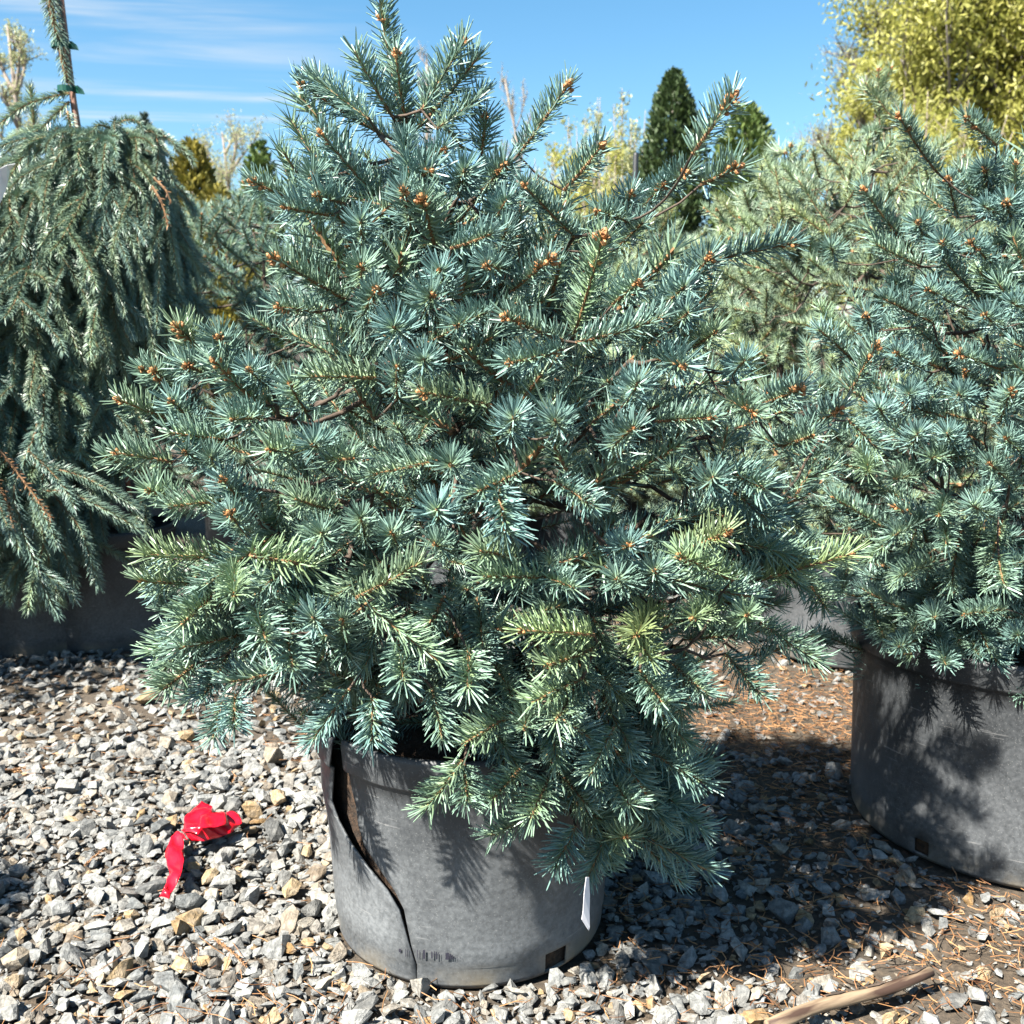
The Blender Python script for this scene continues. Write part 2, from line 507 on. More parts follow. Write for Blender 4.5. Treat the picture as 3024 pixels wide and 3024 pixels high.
for v in range(5):
    g = Geo()
    nb = [3, 4, 2, 3, 1][v]
    V_, F_ = ovoid(np.array([0, 0, -0.002]), (0, 0, 1), 0.0044, 0.012); g.add(V_, F_)
    for k in range(nb):
        a = 2.1 * k + v
        dirv = np.array([math.cos(a) * 0.8, math.sin(a) * 0.8, 0.7])
        V_, F_ = ovoid(np.array([math.cos(a) * 0.0030, math.sin(a) * 0.0030, -0.006]), dirv, 0.0034, 0.0095); g.add(V_, F_)
    # loose papery scales round the bud
    for k in range(9):
        a = k * 0.71 + v; r = 0.0036
        p = np.array([math.cos(a) * r, math.sin(a) * r, -0.001]); q = np.array([math.cos(a) * 0.0078, math.sin(a) * 0.0078, 0.0035 + 0.002 * (k % 2)])
        s = np.array([-math.sin(a), math.cos(a), 0]) * 0.0022
        g.add(np.array([p - s, p + s, q, p + np.array([0, 0, 0.002])]), [(0, 1, 2), (1, 3, 2), (3, 0, 2)])
    BUDS.append(g.mesh('bud', [M_BUD]))

def axis_rot(base, tip, up=(0, 0, 1.0), roll=0.0):
    z = nrm(np.asarray(tip) - np.asarray(base))
    upv = np.asarray(up, float)
    x = upv - z * (upv @ z)
    if np.linalg.norm(x) < 0.15:
        x = np.array([0, -1.0, 0.1]) - z * (np.array([0, -1.0, 0.1]) @ z)
    x = nrm(x); y = np.cross(z, x)
    if roll:
        x, y = x * math.cos(roll) + y * math.sin(roll), -x * math.sin(roll) + y * math.cos(roll)
    return np.stack([x, y, z], 1)
def mat4(R, s, p):
    M = np.eye(4); M[:3, :3] = R * s; M[:3, 3] = p
    return Matrix(M.tolist())

# ------------------------------------------------------------------ pots
def make_pot(parent, r_rim, r_base, h, material, crack=None, holes=(), ncol=132):
    """pot wall as a shell with a rolled lip; crack = list of (z, theta_left, theta_right)"""
    prof = [(-0.03, 0.006)]
    rows = [(r_base * 0.90, 0.000), (r_base * 0.985, 0.002), (r_base, 0.010), (r_base + 0.0005, 0.034), (r_base + 0.003, 0.038)]
    for k in range(1, 11):
        t = k / 10
        rows.append((r_base + 0.003 + (r_rim - 0.008 - r_base - 0.003) * t, 0.038 + (h - 0.050 - 0.038) * t))
    rows += [(r_rim - 0.002, h - 0.047), (r_rim, h - 0.043), (r_rim + 0.001, h - 0.008), (r_rim - 0.001, h - 0.001), (r_rim - 0.006, h)]
    V = []
    for (r, z) in rows:
        if crack:
            zs = [c[0] for c in crack]
            tl = np.interp(z, zs, [c[1] for c in crack]); tr = np.interp(z, zs, [c[2] for c in crack])
        else:
            tl = tr = 0.4
        lo, hi = tr, tl + 2 * math.pi
        for k in range(ncol + 1):
            u = k / ncol; th = lo + (hi - lo) * u
            rr = r
            if crack:
                gap = max(0, tr - tl)
                rr += 0.05 * gap * math.exp(-((1 - u) * 14) ** 2) - 0.05 * gap * math.exp(-(u * 20) ** 2)
            rr *= 1 + 0.008 * math.sin(2 * th + 1) * (z / h)
            V.append((rr * math.cos(th), rr * math.sin(th), z))
    V = np.array(V); w = ncol + 1; F = []
    for j in range(len(rows) - 1):
        for i in range(ncol):
            a = j * w + i
            c = V[[a, a + 1, a + w, a + w + 1]].mean(0)
            th = math.atan2(c[1], c[0])
            if any(abs((th - t + math.pi) % (2 * math.pi) - math.pi) < dt and z0 < c[2] < z1 for (t, dt, z0, z1) in holes): continue
            F.append((a, a + 1, a + 1 + w, a + w))
    if not crack:      # close the seam
        me = bpy.data.meshes.new('pot'); me.from_pydata(V.tolist(), [], F); me.materials.append(material)
        bm = bmesh.new(); bm.from_mesh(me); bmesh.ops.remove_doubles(bm, verts=bm.verts, dist=1e-5); bm.to_mesh(me); bm.free()
    else:
        me = bpy.data.meshes.new('pot'); me.from_pydata(V.tolist(), [], F); me.materials.append(material)
    for p in me.polygons: p.use_smooth = True
    o = new_obj('pot', me, parent)
    md = o.modifiers.new('wall', 'SOLIDIFY'); md.thickness = 0.0032; md.offset = -1
    return o
def make_soil(parent, r_rim, r_base, h, seed=0, drop=0.035):
    g = Geo(); n = 48
    rows = [(r_base - 0.006, 0.004), (r_base - 0.006, 0.05)] + [(r_base - 0.008 + (r_rim - 0.012 - r_base) * t, 0.05 + (h - drop - 0.06) * t) for t in (0.25, 0.5, 0.75, 1.0)]
    rows += [(r_rim - 0.03, h - drop), (r_rim * 0.5, h - drop + 0.012), (0.02, h - drop + 0.02)]
    rs = np.random.default_rng(seed); V = []
    for (r, z) in rows:
        for k in range(n):
            a = 2 * math.pi * k / n; rr = r - abs(rs.normal(0, 0.0025))
            V.append((rr * math.cos(a), rr * math.sin(a), z + rs.normal(0, 0.003) * (z > 0.2)))
    V.append((0, 0, h - drop + 0.02)); F = []
    for j in range(len(rows) - 1):
        for k in range(n):
            a = j * n + k; b_ = j * n + (k + 1) % n
            F += [(a, b_, b_ + n), (a, b_ + n, a + n)]
    e = len(V) - 1; j = (len(rows) - 1) * n
    for k in range(n): F.append((j + k, j + (k + 1) % n, e))
    return new_obj('soil', tri_mesh('soil', V, F, [M_SOIL], smooth=True), parent)

# ------------------------------------------------------------------ spruces
class Crown:
    """upright crown: centre line and radius by height"""
    def __init__(s, cx, cy, prof, lean=(0, 0, 1.0), flat=0.8):
        s.cx, s.cy, s.z, s.r = cx, cy, [p[0] for p in prof], [p[1] for p in prof]
        s.lean = lean; s.flat = flat
    def c(s, z):
        k = max(0.0, z - s.lean[2])
        return s.cx + s.lean[0] * k, s.cy + s.lean[1] * k
    def R(s, z): return float(np.interp(z, s.z, s.r, left=0.02, right=0.02))
    def ratio(s, p):
        cx, cy = s.c(p[2]); R = s.R(p[2])
        return math.hypot((p[0] - cx) / R, (p[1] - cy) / (R * s.flat))
    def depth(s, px, py, back=0.0):
        d = ray(px, py); d = d / d[1]
        best = (9e9, s.cy)
        y = s.cy - 0.75
        while y < s.cy + 0.3:
            q = s.ratio(CO + d * y)
            if q < 1: return y + back
            if q < best[0]: best = (q, y)
            y += 0.02
        return best[1] + back

def build_wood(root, trunk, items, r_trunk, rs, max_limbs=60):
    """grow limbs from the trunk to every shoot base; each limb is a part"""
    trunk = np.asarray(trunk)
    tn = 26
    tp = np.stack([np.interp(np.linspace(0, 1, tn), np.linspace(0, 1, len(trunk)), trunk[:, k]) for k in range(3)], -1)
    pos = list(tp); par = [-1] * tn; plen = [0.0] * tn; limb = [-1] * tn
    rad = [0.0] * tn
    def axd(p):
        i = np.argmin(np.abs(tp[:, 2] - p[2])); return math.hypot(p[0] - tp[i][0], p[1] - tp[i][1])
    items = sorted(items, key=axd)
    nl = 0; segs = {}
    for b in items:
        P = np.array(pos); D = np.linalg.norm(P - b, axis=1)
        ad = axd(b)
        cost = D + 0.30 * np.array(plen)
        rise = (b[2] - P[:, 2])
        cost += np.where(np.array(limb) < 0, np.abs(rise - 0.25 * D) * 0.6, 0)
        rr = np.array(rad)
        cost = np.where((np.array(limb) >= 0) & (rr > ad - 0.01), 9e9, cost)
        cost = np.where((np.array(limb) < 0) & (D < 0.08), D * 0.3, cost)
        i = int(np.argmin(cost))
        if limb[i] < 0: li = nl; nl += 1; segs[li] = []
        else: li = limb[i]
        a = P[i]; k = max(2, int(D[i] / 0.05) + 1)
        droop = np.array([0, 0, -0.12 * D[i]])
        path = bez(a, a + (b - a) * 0.35 + droop * 0.6 + rs.normal(0, .006, 3), a + (b - a) * 0.7 + droop, b, k + 1)
        prev = i
        for q in path[1:]:
            pos.append(q); par.append(prev); limb.append(li); rad.append(axd(q))
            plen.append(plen[prev] + np.linalg.norm(q - pos[prev])); prev = len(pos) - 1
        segs[li].append((i, list(range(len(pos) - k, len(pos)))))
    # thickness: pipe model
    load = np.zeros(len(pos))
    for i in range(len(pos) - 1, tn - 1, -1):
        load[i] = max(load[i], 1.0) ; load[par[i]] += 0 if par[i] < tn else 0
    cnt = np.zeros(len(pos))
    for li, ch in segs.items():
        for st, idx in ch:
            cnt[idx[-1]] += 1
    for i in range(len(pos) - 1, tn - 1, -1):
        cnt[par[i]] += cnt[i]
    rd = 0.0015 * np.maximum(cnt, 1) ** 0.40
    rd = np.minimum(rd, r_trunk * 0.55)
    big = sorted(segs, key=lambda q: -sum(len(i[1]) for i in segs[q]))
    for n_, li in enumerate(big):
        g = Geo()
        for st, idx in segs[li]:
            ids = [st] + idx
            pp = np.array([pos[i] for i in ids]); r = np.array([rd[i] for i in ids]); r[0] = r[1]
            V_, F_ = tube(pp, r, 5, cap=False); g.add(V_, F_)
        new_obj('branch', g.mesh('branch', [M_BARK], True), root)
    tr = r_trunk * (1 - 0.80 * np.linspace(0, 1, tn))
    V_, F_ = tube(tp, tr, 10)
    new_obj('trunk', tri_mesh('trunk', V_, F_, [M_BARK], smooth=True), root)

def place_shoot(root, origin, base, tip, yellow, bud, rs, protos, pale=False, up=(0, 0, 1.0)):
    base = np.asarray(base); tip = np.asarray(tip)
    L = np.linalg.norm(tip - base)
    cands = [p for p in protos if 0.80 < L / p[0] < 1.12] or [min(protos, key=lambda p: abs(p[0] - L))]
    p = cands[rs.integers(len(cands))]
    s = L / p[0]
    R = axis_rot(base, tip, up, rs.uniform(-0.5, 0.5))
    o = new_obj('shoot', p[3] if pale else p[2], root)
    o.matrix_local = mat4(R, s, base - origin)
    o.color = (yellow, 0, 0, 1)
    if bud:
        bo = new_obj('bud', BUDS[rs.integers(5)], o)
        bs = bud * rs.uniform(.60, .90) / s
        bo.matrix_local = mat4(np.eye(3), bs, p[1].tip)
        if bud > 0.8 and rs.random() < 0.75:       # side buds on the last third
            for q in range(1 + int(rs.random() < 0.5)):
                a = rs.uniform(0, 6.28); t = rs.uniform(0.70, 0.90)
                R2 = axis_rot((0, 0, 0), (math.cos(a), math.sin(a), 0.8))
                b2 = new_obj('bud', BUDS[4], o)
                b2.matrix_local = mat4(R2, bs * 0.8, p[1].tip * t * np.array([t, t, 1]) + np.array([math.cos(a), math.sin(a), 0]) * 0.003)
    return o

def spruce(label, group, cx, cy, pot, crown, trunk, manual, n_fill, n_parts, seed, pale=False, protos=None,
           potmat=None, crack=None, holes=(), gaps=(), yellow=(0.0, 0.25), low=True, shell=(0.5, 0.97), r_trunk=0.018, up=0.45, n_zmin=None, budp=0.5, base_z=0.0, patches=(), inner=0, Lr=(0.065, 0.125), front=1.0):
    rs = np.random.default_rng(seed)
    protos = protos or PROTOS
    root = empty('potted_blue_spruce', (cx, cy, base_z), label, 'potted spruce', group)
    O = np.array([cx, cy, base_z])
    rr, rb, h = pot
    po = make_pot(root, rr, rb, h, potmat or M_POT2, crack, holes)
    make_soil(root, rr, rb, h, seed)
    bases = []
    shoots = []
    for it in manual:
        tx, ty, bx, by, tow, yel, bud = it
        dep = crown.depth(tx, ty)
        tip = at(tx, ty, dep)
        if bx is None:            # seen end-on: points at the camera
            axis = np.array([*crown.c(tip[2]), tip[2] - 0.05])
            inw = nrm(axis - tip); away = nrm(tip - CO)
            dirv = nrm(away * 0.75 + inw * 0.35 + np.array([rs.normal(0, .18), 0, -0.22 + rs.normal(0, .12)]))
            base = tip + dirv * tow
        else:
            base = at(bx, by, dep + tow)
        shoots.append((base, tip, min(1.0, yel * 1.0), bud if rs.random() > .1 else 0))
    for (x0, x1, y0, y1, cnt, dn, dx) in patches:
        for _ in range(cnt):
            tx, ty = rs.uniform(x0, x1), rs.uniform(y0, y1)
            tip = at(tx, ty, crown.depth(tx, ty) + rs.uniform(.04, .24))
            out = nrm(tip - np.array([*crown.c(tip[2]), tip[2]]))
            dirv = nrm(out * .7 + np.array([dx, -.1, dn]) + rs.normal(0, .35, 3))
            shoots.append((tip - dirv * rs.uniform(.07, .12), tip, rs.uniform(0, .35), 0))
    tips = np.array([s[1] for s in shoots]) if shoots else np.zeros((0, 3))
    # the rest of the crown, all the way round
    zlo, zhi = crown.z[0], crown.z[-1]
    fills = []
    tries = 0
    while len(fills) < n_fill and tries < n_fill * 30:
        tries += 1
        z = rs.uniform(zlo, zhi)
        if rs.random() > (crown.R(z) / max(crown.r)) ** 1.0: continue
        k = math.sqrt(rs.uniform(shell[0] ** 2, shell[1] ** 2))
        th = rs.uniform(0, 2 * math.pi)
        if front < 1 and -math.sin(th) > .25: k *= front
        ccx, ccy = crown.c(z); R = crown.R(z)
        tip = np.array([ccx + R * k * math.cos(th), ccy + R * crown.flat * k * math.sin(th), z])
        if tip[2] < 0.06: continue
        ppx, ppy, dp = project(tip)
        if any(math.hypot(ppx - g_[0], ppy - g_[1]) < g_[2] and tip[1] < g_[3] for g_ in gaps): continue
        if len(fills) and np.min(np.linalg.norm(np.array([f_[1] for f_ in fills]) - tip, axis=1)) < 0.030: continue
        if len(tips) and np.min(np.linalg.norm(tips - tip, axis=1)) < 0.040: continue
        L = rs.uniform(*Lr)
        out = np.array([math.cos(th), math.sin(th), 0])
        hz = (z - zlo) / (zhi - zlo)
        tg = np.array([-out[1], out[0], 0]) * rs.normal(0, .55)
        dirv = nrm(out * 0.7 + tg + np.array([0, 0, up * (hz * 2.2 - 0.25)]) + rs.normal(0, 0.22, 3))
        base = tip - dirv * L
        fills.append((base, tip, rs.uniform(*yellow) + (0.25 if rs.random() < 0.12 else 0), rs.choice([0, 0, 0.75, 0.95]) if rs.random() < budp else 0))
    for _ in range(inner):          # old inner growth round the trunk
        z = rs.uniform(zlo + .12, zhi - .12); th = rs.uniform(0, 6.28); k = rs.uniform(.05, .5); ccx, ccy = crown.c(z); R = crown.R(z)
        tip = np.array([ccx + R * k * math.cos(th), ccy + R * crown.flat * k * math.sin(th), z])
        ppx, ppy, dp = project(tip)
        if any(math.hypot(ppx - g_[0], ppy - g_[1]) < g_[2] and tip[1] < g_[3] for g_ in gaps): continue
        dirv = nrm(np.array([math.cos(th), math.sin(th), .2]) + rs.normal(0, .5, 3))
        fills.append((tip - dirv * rs.uniform(.06, .11), tip, .1, 0))
    # the ones best seen become parts, the rest one mass of inner foliage
    def seen(f_):
        v = nrm(CO - np.array([*crown.c(f_[1][2]), f_[1][2]]))
        return (np.asarray(f_[1]) - np.array([crown.cx, crown.cy, f_[1][2]])) @ v
    fills.sort(key=seen, reverse=True)
    npart = max(0, n_parts - len(shoots))
    for (b_, t_, y_, bu) in shoots: place_shoot(root, O, b_, t_, y_, bu, rs, protos, pale)
    for (b_, t_, y_, bu) in fills[:npart]: place_shoot(root, O, b_, t_, y_, bu, rs, protos, pale)
    rest = fills[npart:]
    if rest:
        g = Geo()
        for (b_, t_, y_, bu) in rest:
            V_, F_, M_, A_, B_, L_ = LOW[rs.integers(len(LOW))]
            s = np.linalg.norm(t_ - b_) / L_
            R = axis_rot(b_, t_, (0, 0, 1), rs.uniform(-.5, .5))
            g.add((V_ * s) @ R.T + (b_ - O), F_, M_, A_, B_)
        new_obj('inner_foliage', g.mesh('inner_foliage', [M_NEEDLE2 if pale else M_NEEDLE, M_TWIG]), root, 'stuff').color = (0.1, 0, 0, 1)
    build_wood(root, np.asarray(trunk) - O, [np.asarray(s[0]) - O for s in shoots + fills], r_trunk, rs)
    return root

S = None   # marks a shoot seen end-on
MAIN = [
 (1199,398,1199,490,.0,.0,0),(1190,410,1207,500,-.02,.0,0),(1205,480,1215,575,.0,.0,0),
 # tip x, tip y, base x, base y, how much deeper the base lies (m), yellowness, bud size
 (1100,-12,1196,400,.02,.15,1.25),(1039,160,1160,345,.03,.1,1.2),(1158,160,1204,395,.05,.1,1.1),(1373,115,1245,325,-.03,.1,1.0),
 (1424,188,1222,390,.03,.05,1.0),(929,224,1090,352,-.05,.1,1.0),(879,275,1158,412,.02,.0,1.0),(1433,293,1290,380,-.06,.1,.8),
 (947,394,1103,577,.06,.0,1.1),(920,513,S,S,.09,.1,.9),(1314,440,1231,490,.05,.0,1.0),(1433,339,1424,452,.03,.1,1.0),
 (1685,256,1529,458,.02,.05,1.2),(1488,481,S,S,.10,.0,1.1),(1360,499,S,S,.10,.0,1.0),(1268,504,1200,545,.05,.0,.9),
 (1181,568,S,S,.09,.0,1.0),(1250,586,1282,720,.07,.2,1.3),(1053,650,S,S,.09,.0,.9),(929,582,1015,600,.05,.0,.9),
 (746,536,870,592,.04,.1,1.0),(842,627,985,634,.05,.0,.9),(1492,586,S,S,.08,.0,0),(1488,682,S,S,.08,.0,0),
 (1547,554,1695,700,.06,.05,1.1),(1451,705,1332,733,.04,.0,0),(805,769,1030,890,.06,.2,1.3),(1076,783,S,S,.09,.2,1.0),
 (1117,861,S,S,.10,.05,1.1),(1295,811,S,S,.07,.0,.7),(1277,866,S,S,.08,.05,.9),(1437,783,1500,800,.06,.0,.9),
 (1630,760,1510,862,.05,.05,1.3),(824,907,940,922,.06,.1,.9),(1163,962,S,S,.08,.0,0),(1341,962,1440,920,.07,.05,.6),
 (1483,943,1660,1005,.05,.1,1.1),(1498,1084,1662,1035,.06,.1,.8),(1793,699,1692,1000,.07,.35,1.5),(1784,443,1665,562,.03,.05,1.2),
 (2164,287,2045,455,.02,.1,1.2),(1953,539,S,S,.10,.0,1.2),(2022,507,S,S,.09,.05,1.0),(1857,576,S,S,.09,.0,1.0),
 (2187,493,2070,545,.04,.1,1.1),(1766,626,1855,652,.05,.05,.7),(1894,658,S,S,.08,.0,0),(2086,763,S,S,.10,.0,1.1),
 (2347,713,2135,762,.04,.0,.9),(2031,860,S,S,.08,.0,.5),(2040,924,S,S,.07,.0,0),(1885,832,1810,900,.06,.15,1.1),
 (1962,962,1700,1012,.03,.05,.8),(2121,993,2015,1040,.06,.3,.4),(2023,1081,1945,1060,.08,.0,.9),(1252,1159,1450,1198,.05,.35,1.2),
 (1505,1231,S,S,.09,.0,.5),(1865,1263,S,S,.09,.0,.6),(2108,1231,1935,1245,.05,.15,1.1),(1324,1371,S,S,.09,.1,.5),
 (1098,1403,1290,1362,.04,.2,0),(1400,1455,1535,1395,.05,.1,0),(1283,1506,S,S,.06,.0,.4),(1495,1575,1470,1440,.04,.0,0),
 (1755,1495,1640,1420,.04,.0,0),(1888,1143,S,S,.07,.0,0),(1640,1237,S,S,.07,.0,0),(2222,1220,2150,1180,.08,.2,1.1),
 (2373,1147,S,S,.09,.05,1.1),(2479,1206,S,S,.09,.05,1.0),(2588,1018,2508,1160,.02,.1,1.2),(2405,1289,2300,1320,.06,.1,.6),
 (2595,1325,2505,1240,.04,.05,.8),(2195,1064,S,S,.08,.0,0),(2112,1412,S,S,.07,.0,0),(2258,1440,2160,1395,.05,.1,0),
 (2149,1568,2000,1635,.04,.55,1.0),(2515,1632,2228,1718,.03,.55,.9),(2012,1640,2165,1712,.05,.45,.9),(1856,1609,S,S,.08,.0,.9),
 (1920,1687,S,S,.09,.1,.6),(1828,1710,S,S,.09,.1,.5),(2195,1815,S,S,.10,.35,.6),(2034,1829,2115,1795,.07,.5,.6),
 (1870,1879,1935,1800,.09,.65,.5),(2424,1953,2245,1840,.03,.2,0),(1420,1624,1530,1650,.05,.35,.5),(1423,1707,1610,1703,.04,.35,.7),
 (1700,1735,1600,1700,.05,.15,0),(1542,1857,1755,1876,.03,.6,.9),(1930,1945,1862,1872,.06,.6,0),(1290,1955,1085,1785,.02,.35,.5),
 (1391,2030,1384,1920,.05,.25,0),(1311,2180,1275,2030,.03,.15,0),(1619,1971,1755,1915,.05,.45,.6),(1372,2198,1515,2105,.04,.35,.5),
 (1557,2150,1550,2080,.07,.25,.5),(1570,2078,1716,2004,.03,.4,0),(1270,2395,1366,2245,.03,.3,0),(1380,2370,1371,2260,.04,.2,0),
 (1745,2285,1812,2148,.03,.25,.6),(1455,2365,1535,2272,.04,.3,0),(1570,2410,1620,2300,.05,.3,.4),(1455,2480,1590,2400,.03,.2,0),
 (2085,2448,1900,2318,.03,.1,0),(2085,2312,1920,2222,.03,.05,0),(1862,2378,1808,2300,.05,.2,0),(1847,2468,S,S,.09,.4,.8),
 (1736,2600,1790,2462,.03,.1,.5),(2095,2570,1885,2462,.03,.0,0),(2010,2610,1890,2480,.03,.0,0),(1640,2560,1700,2440,.03,.05,0),
 (1100,2192,1100,2060,.03,.0,0),(918,2195,1032,2034,.03,.0,0),(636,2178,658,2070,.03,.05,0),(690,2150,695,2050,.04,.0,0),
 (480,2035,580,1960,.04,.25,0),(528,967,615,1055,.04,.4,1.3),(652,1009,690,1070,.07,.05,1.0),(450,1107,520,1160,.06,.2,1.1),
 (424,1086,480,1130,.04,.2,.8),(548,1079,620,1108,.05,.1,1.1),(631,1081,770,1200,.05,.2,1.2),(724,1097,S,S,.08,.0,.8),
 (849,1133,S,S,.09,.1,.7),(916,1107,1120,1118,.05,.35,.9),(1167,1079,S,S,.09,.0,.6),(1252,1076,S,S,.07,.0,0),
 (352,1182,500,1238,.04,.3,1.0),(494,1192,S,S,.09,.05,.9),(683,1236,780,1232,.05,.1,.4),(502,1278,665,1300,.04,.2,0),
 (341,1337,510,1364,.03,.2,1.0),(310,1360,430,1400,.05,.25,0),(533,1335,S,S,.09,.0,.7),(616,1345,S,S,.08,.1,0),(786,1330,905,1335,.05,.25,.6),
 (929,1309,S,S,.09,.0,.5),(1050,1355,960,1360,.05,.2,.4),(647,1423,S,S,.09,.0,.8),(445,1449,540,1490,.05,.3,.9),
 (502,1495,655,1480,.04,.25,.6),(683,1529,735,1585,.06,.05,1.0),(874,1472,985,1512,.05,.3,.8),(1053,1531,S,S,.10,.15,.6),
 (947,1588,S,S,.07,.15,0),(1164,1568,S,S,.09,.15,.5),(1278,1604,S,S,.08,.15,.6),(429,1637,665,1648,.04,.5,1.4),
 (931,1670,738,1640,.02,.45,0),(414,1728,575,1722,.04,.4,.5),(698,1754,690,1680,.08,.4,.5),(545,1840,625,1765,.05,.35,.5),
 (1014,1837,S,S,.10,.2,.5),(1245,1672,1052,1766,.02,.35,.4),(926,1821,S,S,.07,.0,0),(780,1900,760,1800,.05,.15,0),(860,1980,850,1870,.04,.1,0),
 (1200,2010,1180,1900,.05,.15,0),(1650,2130,1700,2030,.05,.3,0),(1960,2080,1890,1980,.05,.15,0),(2080,2060,1990,1960,.05,.1,0),(2250,2050,2140,1930,.04,.1,0),
]
# crack in the pot: heights and angles measured on the wall
def pot_angle(px, py, cx, cy, r_rim, r_base, h):
    d = ray(px, py); t = 0.8
    while t < 2.5:
        p = CO + d * t
        r = r_base + (r_rim - r_base) * np.clip(p[2] / h, 0, 1)
        if math.hypot(p[0] - cx, p[1] - cy) <= r: break
        t += 0.001
    return p[2], math.atan2(p[1] - cy, p[0] - cx)
MX, MY = -0.066, 1.50
MPOT = (0.232, 0.208, 0.345)
crk = []
for (ly, lx, rx) in [(200, 272, 300), (380, 268, 318), (540, 272, 348), (700, 325, 380), (800, 390, 436), (900, 462, 508), (1050, 588, 618), (1150, 640, 664), (1300, 680, 692), (1430, 722, 733)]:
    zl, tl = pot_angle(850 + lx * .5176, 2100 + ly * .5176, MX, MY, *MPOT)
    zr, tr = pot_angle(850 + rx * .5176, 2100 + ly * .5176, MX, MY, *MPOT)
    crk.append(((zl + zr) / 2, tl % (2 * math.pi), tr % (2 * math.pi)))
crk = crk[::-1]
crk = [(0.0, crk[0][1] + .01, crk[0][1] + .0105)] + crk + [(0.36, crk[-1][1], crk[-1][2])]
hz1, ht1 = pot_angle(1648, 2822, MX, MY, *MPOT)
hz2, ht2 = pot_angle(1195, 2862, MX, MY, *MPOT)
main_crown = Crown(-0.03, 1.47, [(.10,.24),(.2,.36),(.32,.46),(.45,.53),(.6,.56),(.8,.53),(.92,.46),(1.02,.38),(1.10,.29),(1.18,.17),(1.30,.07)], (-0.45, 0, 0.85), 0.72)
spruce('full blue spruce with crossing shoots in a cracked grey pot', None, MX, MY, MPOT, main_crown,
       [(MX, MY, .31), (MX - .005, MY, .6), (MX - .03, MY - .01, .9), (MX - .085, MY - .03, 1.12), (MX - .095, MY - .04, 1.19)],
       MAIN, 520, 300, 5, inner=220, front=.84, patches=[(1450, 2080, 1980, 2460, 55, -.7, .1), (450, 980, 1700, 2080, 40, -.5, -.1), (950, 1480, 1880, 2120, 26, -.6, 0), (2050, 2450, 1500, 1950, 22, -.2, .2), (1650, 2050, 2350, 2560, 12, -.7, .1)], potmat=M_POT, crack=crk, holes=[(ht1, .085, .004, .034)],
       gaps=[(1615, 1545, 130, 1.6), (1900, 1470, 85, 9), (1150, 2330, 260, 1.30), (1300, 2600, 420, 1.40), (1760, 1800, 90, 1.25), (1150, 200, 270, 9), (1550, 330, 190, 9), (1900, 380, 140, 9), (2330, 560, 150, 9), (760, 620, 110, 9), (2280, 1900, 0, 0),
             (650, 2330, 200, 9), (900, 2350, 160, 9), (2250, 2350, 160, 1.6), (700, 780, 150, 9), (600, 870, 120, 9)], yellow=(0.0, 0.2), shell=(0.35, 0.90), r_trunk=0.017)

# worn print stamped on the cracked pot
pot_root = bpy.data.objects['potted_blue_spruce']
def print_patch(x0, x1, y0, y1):
    g = Geo(); nxp = 4
    V = []
    for yy in (y0, y1):
        for k in range(nxp + 1):
            x = x0 + (x1 - x0) * k / nxp
            z, th = pot_angle(850 + x * .5176, 2100 + yy * .5176, MX, MY, *MPOT)
            r = MPOT[1] + 0.003 + (MPOT[0] - 0.011 - MPOT[1]) * np.clip((z - .038) / (MPOT[2] - .088), 0, 1) + 0.0028
            V.append((r * math.cos(th), r * math.sin(th), z))
    F = []
    for k in range(nxp): F += [(k, k + 1, k + 2 + nxp), (k, k + 2 + nxp, k + 1 + nxp)]
    o = new_obj('print_mark', tri_mesh('print_mark', V, F, [M_PRINT]), [c for c in pot_root.children if c.name.startswith('pot')][0])
for a in [(640, 652, 1350, 1368), (676, 680, 1350, 1395), (690, 694, 1352, 1392), (742, 746, 1355, 1400), (756, 759, 1358, 1402), (776, 788, 1356, 1406),
          (822, 830, 1364, 1404), (836, 842, 1362, 1392), (848, 854, 1366, 1410), (862, 866, 1368, 1404), (902, 922, 1372, 1410), (924, 934, 1378, 1409), (938, 944, 1384, 1408), (952, 956, 1392, 1407), (966, 969, 1396, 1406), (984, 987, 1398, 1405)]:
    print_patch(*a)

